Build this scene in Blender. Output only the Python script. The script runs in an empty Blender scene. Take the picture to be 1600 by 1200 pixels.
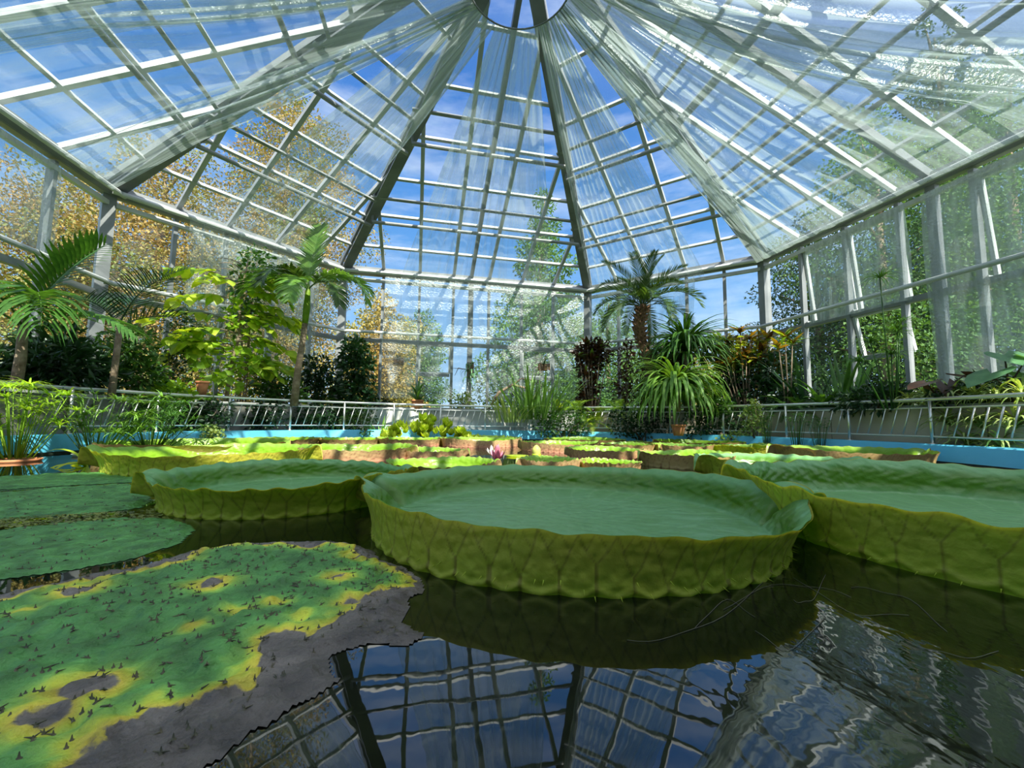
import bpy, math, random
import numpy as np
from mathutils import Vector, Matrix, Euler
R = math.radians
rnd = random.Random(7)
nr = np.random.RandomState(7)
SC = bpy.context.scene
COL = SC.collection

# ------------------------------------------------------------------ camera
F, PI_, RO, CH = 650.03, .08885, .01238, .41
def ray(px, py):
    x = (px-800)/F; y = -(py-600)/F
    c, s = math.cos(RO), math.sin(RO); x, y = c*x-s*y, s*x+c*y
    c, s = math.cos(PI_), math.sin(PI_)
    return Vector((x, c-s*y, s+c*y))
CAM = Vector((0, 0, CH))
def atz(px, py, z): d = ray(px, py); return CAM+d*((z-CH)/d.z)
def atY(px, py, Y): d = ray(px, py); return CAM+d*(Y/d.y)
cam = bpy.data.cameras.new('camera'); co = bpy.data.objects.new('camera', cam); COL.objects.link(co)
cam.sensor_width = 36; cam.sensor_fit = 'HORIZONTAL'; cam.lens = F/1600*36; cam.clip_end = 400; cam.clip_start = .02
cr, sr, cp, sp_ = math.cos(RO), math.sin(RO), math.cos(PI_), math.sin(PI_)
def w_(x, y, z): return Vector((x, cp*y-sp_*z, sp_*y+cp*z))
rx, ux, bx_ = w_(cr, 0, sr), w_(-sr, 0, cr), w_(0, -1, 0)
co.matrix_world = Matrix(((rx.x, ux.x, bx_.x, 0), (rx.y, ux.y, bx_.y, 0), (rx.z, ux.z, bx_.z, CH), (0, 0, 0, 1)))
SC.camera = co

# ------------------------------------------------------------------ sky and sun
wd = bpy.data.worlds.new('sky'); SC.world = wd; wd.use_nodes = True
nt = wd.node_tree; N = nt.nodes; L = nt.links; N.clear()
wo = N.new('ShaderNodeOutputWorld'); bg = N.new('ShaderNodeBackground')
tc = N.new('ShaderNodeTexCoord'); sx = N.new('ShaderNodeSeparateXYZ'); cr_ = N.new('ShaderNodeValToRGB')
L.new(tc.outputs['Generated'], sx.inputs[0]); L.new(sx.outputs[2], cr_.inputs[0])
e = cr_.color_ramp.elements
e[0].position = 0; e[0].color = (.42, .60, .80, 1); e[1].position = 1; e[1].color = (.035, .12, .38, 1)
for p, c in ((.18, (.24, .45, .74, 1)), (.42, (.09, .27, .62, 1)), (.65, (.05, .17, .50, 1))):
    k = e.new(p); k.color = c
mp = N.new('ShaderNodeMapping'); mp.inputs['Scale'].default_value = (1.2, 1.6, 5)
mp.inputs['Rotation'].default_value = (.2, .3, .5)
nz = N.new('ShaderNodeTexNoise'); nz.inputs['Scale'].default_value = 1.6; nz.inputs['Detail'].default_value = 6; nz.inputs['Roughness'].default_value = .6
L.new(tc.outputs['Generated'], mp.inputs[0]); L.new(mp.outputs[0], nz.inputs['Vector'])
cl = N.new('ShaderNodeValToRGB'); cl.color_ramp.elements[0].position = .50; cl.color_ramp.elements[1].position = .78
cl.color_ramp.elements[1].color = (.6, .6, .6, 1); cl.color_ramp.elements[0].color = (0, 0, 0, 1)
L.new(nz.outputs[0], cl.inputs[0])
mx = N.new('ShaderNodeMixRGB'); mx.inputs[2].default_value = (.85, .90, .96, 1)
L.new(cl.outputs[0], mx.inputs[0]); L.new(cr_.outputs[0], mx.inputs[1])
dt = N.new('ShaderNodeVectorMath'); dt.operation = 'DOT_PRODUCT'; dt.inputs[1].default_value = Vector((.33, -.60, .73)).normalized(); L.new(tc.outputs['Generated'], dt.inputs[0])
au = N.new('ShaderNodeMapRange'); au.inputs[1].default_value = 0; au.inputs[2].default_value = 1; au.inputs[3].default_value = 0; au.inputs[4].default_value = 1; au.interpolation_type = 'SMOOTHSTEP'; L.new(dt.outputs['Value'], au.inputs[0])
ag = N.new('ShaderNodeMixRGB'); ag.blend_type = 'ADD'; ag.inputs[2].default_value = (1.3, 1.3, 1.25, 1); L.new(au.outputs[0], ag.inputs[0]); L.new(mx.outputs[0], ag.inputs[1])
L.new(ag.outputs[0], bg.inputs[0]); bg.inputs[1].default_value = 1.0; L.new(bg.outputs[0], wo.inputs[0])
sun = bpy.data.lights.new('sun', 'SUN'); so = bpy.data.objects.new('sun', sun); COL.objects.link(so)
sun.energy = 8.0; sun.angle = R(.55); sun.color = (1, .95, .84)
SUNV = Vector((.33, -.60, .73)).normalized()
so.rotation_euler = SUNV.to_track_quat('Z', 'Y').to_euler()
vs = SC.view_settings; vs.view_transform = 'Standard'; vs.look = 'None'; vs.gamma = 1; vs.use_curve_mapping = False
vs.exposure = .6
SC.cycles.transparent_max_bounces = 24; SC.cycles.max_bounces = 7; SC.cycles.diffuse_bounces = 3
SC.cycles.glossy_bounces = 3; SC.cycles.transmission_bounces = 4
SC.cycles.caustics_reflective = False; SC.cycles.caustics_refractive = False

# ------------------------------------------------------------------ materials
MATS = {}
def newmat(name):
    m = bpy.data.materials.new(name); m.use_nodes = True; m.node_tree.nodes.clear(); return m, m.node_tree.nodes, m.node_tree.links
def mat(name, c1, c2=None, scale=6, rough=.6, bump=0, bscale=30, metal=0, trans=0, spec=.5, rand=0, tcol=None, detail=3):
    if name in MATS: return MATS[name]
    m, n, l = newmat(name)
    out = n.new('ShaderNodeOutputMaterial'); p = n.new('ShaderNodeBsdfPrincipled')
    p.inputs['Roughness'].default_value = rough; p.inputs['Metallic'].default_value = metal; p.inputs['Specular IOR Level'].default_value = spec
    t = n.new('ShaderNodeTexCoord'); col = None
    if c2:
        z = n.new('ShaderNodeTexNoise'); z.inputs['Scale'].default_value = scale; z.inputs['Detail'].default_value = detail
        l.new(t.outputs['Object'], z.inputs['Vector'])
        r = n.new('ShaderNodeValToRGB'); r.color_ramp.elements[0].position = .35; r.color_ramp.elements[1].position = .65
        r.color_ramp.elements[0].color = (*c1, 1); r.color_ramp.elements[1].color = (*c2, 1)
        l.new(z.outputs[0], r.inputs[0]); col = r.outputs[0]
    else:
        r = n.new('ShaderNodeRGB'); r.outputs[0].default_value = (*c1, 1); col = r.outputs[0]
    if rand:
        oi = n.new('ShaderNodeObjectInfo'); h = n.new('ShaderNodeHueSaturation')
        a = n.new('ShaderNodeMapRange'); a.inputs[3].default_value = 1-rand; a.inputs[4].default_value = 1+rand
        l.new(oi.outputs['Random'], a.inputs[0]); l.new(a.outputs[0], h.inputs['Value']); l.new(col, h.inputs['Color']); col = h.outputs[0]
    l.new(col, p.inputs['Base Color'])
    if bump:
        z2 = n.new('ShaderNodeTexNoise'); z2.inputs['Scale'].default_value = bscale; z2.inputs['Detail'].default_value = 4
        l.new(t.outputs['Object'], z2.inputs['Vector']); b = n.new('ShaderNodeBump'); b.inputs['Strength'].default_value = bump
        b.inputs['Distance'].default_value = .02; l.new(z2.outputs[0], b.inputs['Height']); l.new(b.outputs[0], p.inputs['Normal'])
    last = p.outputs[0]
    if trans:
        tr = n.new('ShaderNodeBsdfTranslucent'); ms = n.new('ShaderNodeMixShader'); ms.inputs[0].default_value = trans
        h = n.new('ShaderNodeMixRGB'); h.blend_type = 'MULTIPLY'; h.inputs[0].default_value = 1; h.inputs[2].default_value = (*(tcol or (1.5, 1.35, .5)), 1)
        l.new(col, h.inputs[1]); l.new(h.outputs[0], tr.inputs[0]); l.new(last, ms.inputs[1]); l.new(tr.outputs[0], ms.inputs[2]); last = ms.outputs[0]
    l.new(last, out.inputs[0]); MATS[name] = m; return m
steel = mat('painted_steel', (.50, .52, .52), (.60, .62, .62), 3, .5)
steel_dark = mat('grey_steel', (.13, .14, .15), (.20, .21, .22), 3, .5)
steel_mid = mat('mid_grey_steel', (.19, .205, .21), (.26, .275, .28), 3, .45)
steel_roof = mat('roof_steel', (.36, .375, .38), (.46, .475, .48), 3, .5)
chrome = mat('stainless_steel', (.80, .79, .75), None, rough=.38, metal=1)
blackm = mat('rubber_and_recess_black', (.015, .015, .016), None, rough=.5)
blue = mat('blue_pool_paint', (.10, .50, .72), (.13, .56, .78), 2, .55, bump=.15, bscale=8)
concrete = mat('concrete', (.34, .33, .30), (.46, .45, .41), 4, .9, bump=.3)
concrete_dk = mat('weathered_concrete', (.17, .165, .14), (.26, .25, .22), 5, .9)
beige = mat('beige_panel', (.42, .36, .25), (.50, .43, .31), 2, .8)
greyp = mat('grey_render', (.46, .46, .43), (.60, .60, .56), 3, .85)
soil = mat('soil', (.035, .025, .018), (.08, .055, .035), 12, .95, bump=.6)
terra = mat('terracotta', (.48, .17, .07), (.60, .25, .11), 8, .85, bump=.1)
white_cl = mat('white_glaze', (.75, .74, .70), (.62, .60, .55), 6, .5)
wood = mat('brown_wood', (.16, .09, .045), (.26, .15, .08), 10, .8)
bark = mat('bark', (.16, .11, .07), (.30, .23, .16), 14, .9, bump=.8, bscale=25)
barkdate = mat('date_palm_bark', (.10, .055, .03), (.26, .14, .07), 18, .95, bump=1, bscale=30)
def glassmat():
    m, n, l = newmat('greenhouse_glass'); out = n.new('ShaderNodeOutputMaterial')
    tr = n.new('ShaderNodeBsdfTransparent'); tr.inputs[0].default_value = (.95, .975, .97, 1)
    g = n.new('ShaderNodeBsdfGlossy'); g.inputs['Roughness'].default_value = .03
    fr = n.new('ShaderNodeFresnel'); fr.inputs[0].default_value = 1.45
    ms = n.new('ShaderNodeMixShader'); l.new(fr.outputs[0], ms.inputs[0]); l.new(tr.outputs[0], ms.inputs[1]); l.new(g.outputs[0], ms.inputs[2])
    d = n.new('ShaderNodeBsdfDiffuse'); d.inputs[0].default_value = (.8, .85, .85, 1)
    t = n.new('ShaderNodeTexCoord'); z = n.new('ShaderNodeTexNoise'); z.inputs['Scale'].default_value = 1.3; z.inputs['Detail'].default_value = 5
    l.new(t.outputs['Object'], z.inputs['Vector']); mr = n.new('ShaderNodeMapRange'); mr.inputs[1].default_value = .5; mr.inputs[2].default_value = .85
    mr.inputs[3].default_value = .01; mr.inputs[4].default_value = .14; l.new(z.outputs[0], mr.inputs[0])
    m2 = n.new('ShaderNodeMixShader'); l.new(mr.outputs[0], m2.inputs[0]); l.new(ms.outputs[0], m2.inputs[1]); l.new(d.outputs[0], m2.inputs[2])
    l.new(m2.outputs[0], out.inputs[0]); return m
glass = glassmat()
def filmmat(name, op=.16, stripes=26):
    m, n, l = newmat(name); out = n.new('ShaderNodeOutputMaterial')
    t = n.new('ShaderNodeTexCoord'); uv = t.outputs['UV']
    def math_(op_, a, b=None):
        q = n.new('ShaderNodeMath'); q.operation = op_
        for i, v in enumerate((a, b)):
            if v is None: continue
            if isinstance(v, (int, float)): q.inputs[i].default_value = v
            else: l.new(v, q.inputs[i])
        return q.outputs[0]
    mp = n.new('ShaderNodeMapping'); mp.inputs['Scale'].default_value = (stripes, 1.2, 1); l.new(uv, mp.inputs[0])
    z = n.new('ShaderNodeTexNoise'); z.inputs['Scale'].default_value = 3; z.inputs['Detail'].default_value = 5; l.new(mp.outputs[0], z.inputs['Vector'])
    lw = n.new('ShaderNodeLayerWeight'); lw.inputs[0].default_value = .35
    f1 = n.new('ShaderNodeMapRange'); f1.inputs[1].default_value = .42; f1.inputs[2].default_value = .78; f1.inputs[3].default_value = 0; f1.inputs[4].default_value = .34; l.new(z.outputs[0], f1.inputs[0])
    fa = math_('MULTIPLY', math_('POWER', lw.outputs['Facing'], 2.0), .42)
    fac = math_('MINIMUM', math_('ADD', math_('ADD', f1.outputs[0], fa), op), .8)
    sv = n.new('ShaderNodeSeparateXYZ'); l.new(uv, sv.inputs[0]); gq = n.new('ShaderNodeMapRange'); gq.inputs[1].default_value = 0; gq.inputs[2].default_value = .55; gq.inputs[3].default_value = .32 if stripes > 10 else 0; gq.inputs[4].default_value = 0
    l.new(sv.outputs[1], gq.inputs[0]); fac = math_('MINIMUM', math_('ADD', fac, gq.outputs[0]), .85)
    tr = n.new('ShaderNodeBsdfTransparent'); tr.inputs[0].default_value = (.95, .98, .97, 1)
    df = n.new('ShaderNodeBsdfDiffuse'); df.inputs[0].default_value = (.50, .58, .56, 1)
    tl = n.new('ShaderNodeBsdfTranslucent'); tl.inputs[0].default_value = (.42, .50, .48, 1)
    gl = n.new('ShaderNodeBsdfGlossy'); gl.inputs['Roughness'].default_value = .38; gl.inputs[0].default_value = (.95, 1, .98, 1)
    z2 = n.new('ShaderNodeTexNoise'); z2.inputs['Scale'].default_value = 28; z2.inputs['Detail'].default_value = 2
    l.new(t.outputs['Object'], z2.inputs['Vector']); b = n.new('ShaderNodeBump'); b.inputs['Strength'].default_value = .9; b.inputs['Distance'].default_value = .02
    l.new(z2.outputs[0], b.inputs['Height'])
    for q in (df, gl): l.new(b.outputs[0], q.inputs['Normal'])
    a1 = n.new('ShaderNodeMixShader'); a1.inputs[0].default_value = .55; l.new(df.outputs[0], a1.inputs[1]); l.new(tl.outputs[0], a1.inputs[2])
    a2 = n.new('ShaderNodeMixShader'); a2.inputs[0].default_value = .30; l.new(a1.outputs[0], a2.inputs[1]); l.new(gl.outputs[0], a2.inputs[2])
    a3 = n.new('ShaderNodeMixShader'); l.new(fac, a3.inputs[0]); l.new(tr.outputs[0], a3.inputs[1]); l.new(a2.outputs[0], a3.inputs[2])
    l.new(a3.outputs[0], out.inputs[0]); return m
film = filmmat('shade_film', .15, 13)
film_dense = filmmat('dense_shade_film', .30, 12)
film_wall = filmmat('wall_film', .18, 9); film_right = filmmat('milky_wall_film', .34, 9)
def watermat():
    m, n, l = newmat('dark_pond_water'); out = n.new('ShaderNodeOutputMaterial')
    p = n.new('ShaderNodeBsdfPrincipled'); p.inputs['Base Color'].default_value = (.006, .007, .004, 1); p.inputs['Roughness'].default_value = .015
    p.inputs['IOR'].default_value = 1.75; p.inputs['Specular IOR Level'].default_value = .6
    t = n.new('ShaderNodeTexCoord')
    def bumpn(scale, strength, h, prev, mapsc=(1, 1, 1)):
        mp = n.new('ShaderNodeMapping'); mp.inputs['Scale'].default_value = mapsc; l.new(t.outputs['Object'], mp.inputs[0])
        z = n.new('ShaderNodeTexNoise'); z.inputs['Scale'].default_value = scale; z.inputs['Detail'].default_value = 2; l.new(mp.outputs[0], z.inputs['Vector'])
        b = n.new('ShaderNodeBump'); b.inputs['Strength'].default_value = 1; b.inputs['Distance'].default_value = h
        if isinstance(strength, float): b.inputs['Strength'].default_value = strength
        else: l.new(strength, b.inputs['Strength'])
        l.new(z.outputs[0], b.inputs['Height'])
        if prev: l.new(prev, b.inputs['Normal'])
        return b.outputs[0]
    a = bumpn(3.0, 1.0, .0009, None)
    # stronger ripples in front of the right-hand leaf
    v = n.new('ShaderNodeVectorMath'); v.operation = 'DISTANCE'; v.inputs[1].default_value = (.75, .85, 0); l.new(t.outputs['Object'], v.inputs[0])
    mr = n.new('ShaderNodeMapRange'); mr.inputs[1].default_value = .15; mr.inputs[2].default_value = .55; mr.inputs[3].default_value = .9; mr.inputs[4].default_value = .06
    l.new(v.outputs['Value'], mr.inputs[0])
    b = bumpn(22, mr.outputs[0], .0016, a, (1, .6, 1))
    l.new(b, p.inputs['Normal']); l.new(p.outputs[0], out.inputs[0]); return m
water = watermat()
def leafm(name, c1, c2, rough=.42, trans=.35, rand=.25, scale=9, bump=.15, tcol=None): return mat(name, c1, c2, scale, rough, bump, 40, 0, trans, .5, rand, tcol)
lf_dark = leafm('dark_leaf', (.012, .045, .014), (.03, .09, .025), .35, .2)
lf_mid = leafm('mid_leaf', (.045, .13, .022), (.09, .22, .035), .4, .35)
lf_bright = leafm('bright_leaf', (.22, .42, .03), (.36, .55, .05), .4, .45)
lf_lime = leafm('lime_leaf', (.36, .52, .03), (.55, .66, .06), .45, .45)
lf_reed = leafm('reed_leaf', (.10, .24, .035), (.20, .36, .06), .45, .35)
lf_grey = leafm('blue_green_leaf', (.06, .17, .07), (.12, .27, .12), .4, .3)
lf_date = leafm('date_leaf', (.035, .09, .02), (.09, .16, .035), .4, .3)
lf_croton = leafm('croton_dark', (.035, .022, .012), (.13, .05, .02), .3, .2, .4)
lf_orange = leafm('croton_orange', (.40, .16, .02), (.28, .32, .04), .35, .35, .5, 4)
lf_purple = leafm('purple_leaf', (.03, .018, .02), (.075, .032, .022), .35, .3)
lf_varieg = leafm('cream_green_leaf', (.16, .30, .06), (.50, .58, .22), .4, .35, .25, 3)
lf_white = mat('white_petal', (.85, .85, .78), None, rough=.5, trans=.3, tcol=(1, 1, 1))
pinkp = mat('pink_petal', (.80, .20, .32), (.90, .42, .52), 20, .5, trans=.3, tcol=(1, .8, .8))
yellowp = mat('yellow_petal', (.85, .70, .12), None, rough=.5)
tree_gold = leafm('golden_foliage', (.42, .29, .07), (.26, .29, .06), .7, .3, 0, .45, 0, (1.2, 1.1, .6))
tree_orange = leafm('autumn_foliage', (.15, .21, .04), (.40, .24, .07), .7, .3, 0, .8, 0, (1.2, 1.1, .6))
tree_green = leafm('green_foliage', (.05, .14, .03), (.13, .25, .06), .7, .3, 0, .6, 0)
tree_dark = leafm('evergreen_foliage', (.025, .07, .025), (.08, .15, .04), .7, .2, 0, .6, 0)
lawn_m = mat('lawn', (.06, .12, .02), (.14, .18, .04), 3, .95, bump=.5)

# ------------------------------------------------------------------ mesh helpers
class MB:
    def __init__(s): s.v = []; s.f = []; s.sm = True
    def add(s, vs, fs):
        o = len(s.v); s.v += [tuple(q) for q in vs]; s.f += [tuple(i+o for i in q) for q in fs]; return s
    def box(s, c, d, rot=None):
        c = Vector(c); h = [x/2 for x in d]
        P = [Vector((x*h[0], y*h[1], z*h[2])) for x in (-1, 1) for y in (-1, 1) for z in (-1, 1)]
        if rot is not None: P = [rot @ p for p in P]
        return s.add([c+p for p in P], [(0, 1, 3, 2), (4, 6, 7, 5), (0, 4, 5, 1), (2, 3, 7, 6), (0, 2, 6, 4), (1, 5, 7, 3)])
    def beam(s, a, b, w, h, up=(0, 0, 1)):
        a = Vector(a); b = Vector(b); d = b-a
        if d.length < 1e-5: return s
        y = d.normalized(); x = y.cross(Vector(up))
        if x.length < 1e-4: x = y.cross(Vector((1, 0, 0)))
        x.normalize(); z = x.cross(y)
        return s.box((a+b)/2, (w, d.length, h), Matrix((x, y, z)).transposed())
    def tube(s, path, r, n=6, caps=True):
        path = [Vector(p) for p in path]; k = len(path)
        rr = r if isinstance(r, (list, tuple)) else [r]*k
        vs = []; ref = None
        for i, p in enumerate(path):
            t = (path[min(i+1, k-1)]-path[max(i-1, 0)])
            t = t.normalized() if t.length > 1e-9 else Vector((0, 0, 1))
            if ref is None: ref = t.orthogonal().normalized()
            x = (ref-t*ref.dot(t)); x = x.normalized() if x.length > 1e-6 else t.orthogonal().normalized(); ref = x
            y = t.cross(x)
            for j in range(n):
                a = 2*math.pi*j/n; vs.append(p+(x*math.cos(a)+y*math.sin(a))*rr[i])
        fs = [(i*n+j, i*n+(j+1) % n, (i+1)*n+(j+1) % n, (i+1)*n+j) for i in range(k-1) for j in range(n)]
        if caps: fs += [tuple(range(n-1, -1, -1)), tuple((k-1)*n+j for j in range(n))]
        return s.add(vs, fs)
    def lathe(s, prof, n=20, c=(0, 0, 0)):
        vs = [(c[0]+r*math.cos(2*math.pi*j/n), c[1]+r*math.sin(2*math.pi*j/n), c[2]+z) for r, z in prof for j in range(n)]
        k = len(prof)
        return s.add(vs, [(i*n+j, i*n+(j+1) % n, (i+1)*n+(j+1) % n, (i+1)*n+j) for i in range(k-1) for j in range(n)])
    def blade(s, path, wid, side=None, fold=.25):
        path = [Vector(p) for p in path]; k = len(path); vs = []
        for i, p in enumerate(path):
            t = (path[min(i+1, k-1)]-path[max(i-1, 0)]).normalized()
            sd = Vector(side) if side is not None else t.cross(Vector((0, 0, 1)))
            if sd.length < 1e-4: sd = Vector((1, 0, 0))
            sd = (sd-t*sd.dot(t)).normalized(); nn = sd.cross(t)
            w = wid[i] if isinstance(wid, (list, tuple)) else wid
            vs += [p-sd*w, p-nn*(w*fold), p+sd*w]
        fs = []
        for i in range(k-1):
            a = i*3; fs += [(a, a+1, a+4, a+3), (a+1, a+2, a+5, a+4)]
        return s.add(vs, fs)
    def mesh(s, m, smooth=True, name='m'):
        me = bpy.data.meshes.new(name); me.from_pydata(s.v, [], s.f)
        if m is not None: me.materials.append(m)
        if smooth: me.polygons.foreach_set('use_smooth', [True]*len(me.polygons))
        me.update(); return me
def link(name, me, parent=None, loc=None, rot=None, scale=None):
    o = bpy.data.objects.new(name, me); COL.objects.link(o); o.parent = parent
    if loc is not None: o.location = loc
    if rot is not None: o.rotation_euler = rot
    if scale is not None: o.scale = (scale,)*3 if isinstance(scale, (int, float)) else scale
    return o
def tag(o, label=None, cat=None, group=None, kind=None):
    if label: o['label'] = label
    if cat: o['category'] = cat
    if group: o['group'] = group
    if kind: o['kind'] = kind
    return o
def thing(name, label, cat, loc=(0, 0, 0), rotz=0, group=None, kind=None):
    return tag(link(name, None, None, loc, (0, 0, rotz)), label, cat, group, kind)
def struct(name, me=None, label=None): return tag(link(name, me), label, None, None, 'structure')
def smooth_flat(me): return me

# ------------------------------------------------------------------ ground, floor, pool
m = MB(); m.box((0, 5, -1.2), (160, 160, .1)); g = struct('ground', m.mesh(lawn_m, False), 'dry green ground outside the glasshouse')
PC = Vector((.206, 4.504))
def pool_pt(th, r):  # plan of the pool: round, drawn out to the left side
    k = 1.0+.11*max(0, -math.cos(th))**2
    return Vector((PC.x+r*k*math.cos(th), PC.y+r*math.sin(th), 0))
RI, RW = 4.60, .24
n_ = 160
ths = [2*math.pi*i/n_ for i in range(n_)]
def ring_solid(r0, r1, z0, z1, mt, bev=.015):
    prof = [(r0, z0), (r0, z1-bev), (r0+bev, z1), (r1-bev, z1), (r1, z1-bev), (r1, z0)]
    vs = []; k = len(prof)
    for t in ths:
        for r, z in prof: p = pool_pt(t, r); vs.append((p.x, p.y, z))
    fs = [(i*k+j, i*k+(j+1) % k, ((i+1) % n_)*k+(j+1) % k, ((i+1) % n_)*k+j) for i in range(n_) for j in range(k)]
    return MB().add(vs, fs).mesh(mt)
pw = struct('pool_wall', ring_solid(RI, RI+RW, -.9, .205, blue), 'sky blue painted pool wall around the dark pond')
algae = mat('algae_line', (.01, .02, .015), (.03, .05, .03), 20, .8)
struct('trim_1', ring_solid(RI-.012, RI+.004, -.05, .022, algae), 'dark algae line on the pool wall at the water level')
vs = [(PC.x, PC.y, 0)]+[tuple(pool_pt(t, RI+.01)) for t in ths]
struct('water', MB().add(vs, [(0, i+1, (i+1) % n_+1) for i in range(n_)]).mesh(water), 'black still pond water mirroring the glass roof')

# ------------------------------------------------------------------ the glasshouse shell
ZE, ZP, ZF = 4.01, 2.43, -1.1
C = [(-5.35, .3), (-6.34, 6.23), (-4.0, 9.56), (2.0, 10.89), (5.34, 8.62), (6.65, 2.63), (4.3, -.95), (-1.87, -2.15)]
C = [Vector((x, y, 0)) for x, y in C]
AP = Vector((.056, 4.51, 6.66))
SIDES = ['left', 'back_left', 'back', 'back_right', 'right', 'front_right', 'front', 'front_left']
m = MB(); m.add([(c.x*1.02, c.y*1.02, -.6) for c in C], [tuple(range(8))[::-1]]); struct('floor', m.mesh(concrete, False), 'concrete floor of the glasshouse')
LONG = [.9, 1.75, 2.57, 3.46, 4.31, 5.16]; SHORT = [.85, 1.62, 2.5, 3.3]
def Z(p, z): return Vector((p.x, p.y, z))
posts = []
for i, side in enumerate(SIDES):
    A, B = C[i], C[(i+1) % 8]; u = (B-A).normalized(); ln = (B-A).length
    nrm = Vector((-u.y, u.x, 0))  # outward (sides run clockwise seen from above)
    W = struct('wall_'+side, None, 'grey steel and glass %s wall of the glasshouse' % side.replace('_', ' '))
    if side in ('front', 'front_left'): pass
    ms = LONG if ln > 5 else SHORT
    ms = [x*ln/(6.13 if ln > 5 else 4.06) for x in ms]
    def P(s, z, o=0): return Z(A+u*s-nrm*o, z)
    def par(nm, mb, mt=steel_mid): return link(nm, mb.mesh(mt, False), W)
    par('post', MB().beam(P(.0, -.6), P(.0, ZE), .16, .16, u), steel_mid)
    if ln > 5:
        par('post', MB().beam(P(ln*.49, -.6), P(ln*.49, ZE), .09, .12, u), steel_dark)
    for s in ms: par('mullion', MB().beam(P(s, .5, .0), P(s, ZE-.2), .10, .06, u), steel_mid)
    par('eave_beam', MB().beam(P(0, ZE-.08, .0), P(ln, ZE-.08, .0), .14, .18), steel_mid)
    par('head_rail', MB().beam(P(0, ZE-.30, .02), P(ln, ZE-.30, .02), .07, .07), steel)
    par('transom', MB().beam(P(0, 2.27, 0), P(ln, 2.27, 0), .08, .09), steel_mid)
    par('sill_rail', MB().beam(P(0, .66, 0), P(ln, .66, 0), .1, .1), steel_mid)
    par('base_panel', MB().beam(P(0, 0, -.03), P(ln, 0, -.03), .06, 1.3), greyp)
    par('heating_pipe', MB().tube([P(.0, ZP, .2), P(ln*.5, ZP, .2), P(ln, ZP, .2)], .035, 10), steel)
    par('heating_pipe', MB().tube([P(.0, ZE-.16, .22), P(ln, ZE-.16, .22)], .04, 10), steel)
    edges = [0]+ms+[ln]
    for k in range(len(edges)-1):
        a, b = edges[k]+.05, edges[k+1]-.05
        opened = (side == 'right' and k in (1, 2, 4))
        for z0, z1, up in ((.72, 2.22, 0), (2.32, ZE-.34, 1)):
            aw = (side in ('back', 'right', 'back_left') and up == 0 and k in (2, 5))
            if aw:  # awning sash in the lower light, its own frame
                zs = 1.50; par('sash_bar', MB().beam(P(a, zs, .0), P(b, zs, .0), .06, .07), steel_mid)
                link('pane', MB().add([P(a, z0), P(b, z0), P(b, zs-.03), P(a, zs-.03)], [(0, 1, 2, 3)]).mesh(glass, False), W)
                z0 = zs+.05
            if aw or (opened and up):  # top-hung sash, pushed out at the bottom
                out = .16 if side == 'right' else .02
                hz = z1; f = MB()
                q = [P(a, z0, -out-.03), P(b, z0, -out-.03), P(b, hz, -.03), P(a, hz, -.03)]
                for j in range(4): f.beam(q[j], q[(j+1) % 4], .045, .06, nrm)
                fr = link('sash', f.mesh(steel, False), W)
                link('pane', MB().add(q, [(0, 1, 2, 3)]).mesh(glass, False), fr)
                if out > .1 and up:
                    link('stay_bar', MB().beam(P(a, z0+.02), P(a, z0+.02, -out-.03), .02, .02).mesh(steel, False), fr)
            else:
                link('pane', MB().add([P(a, z0), P(b, z0), P(b, z1), P(a, z1)], [(0, 1, 2, 3)]).mesh(glass, False), W)
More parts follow.
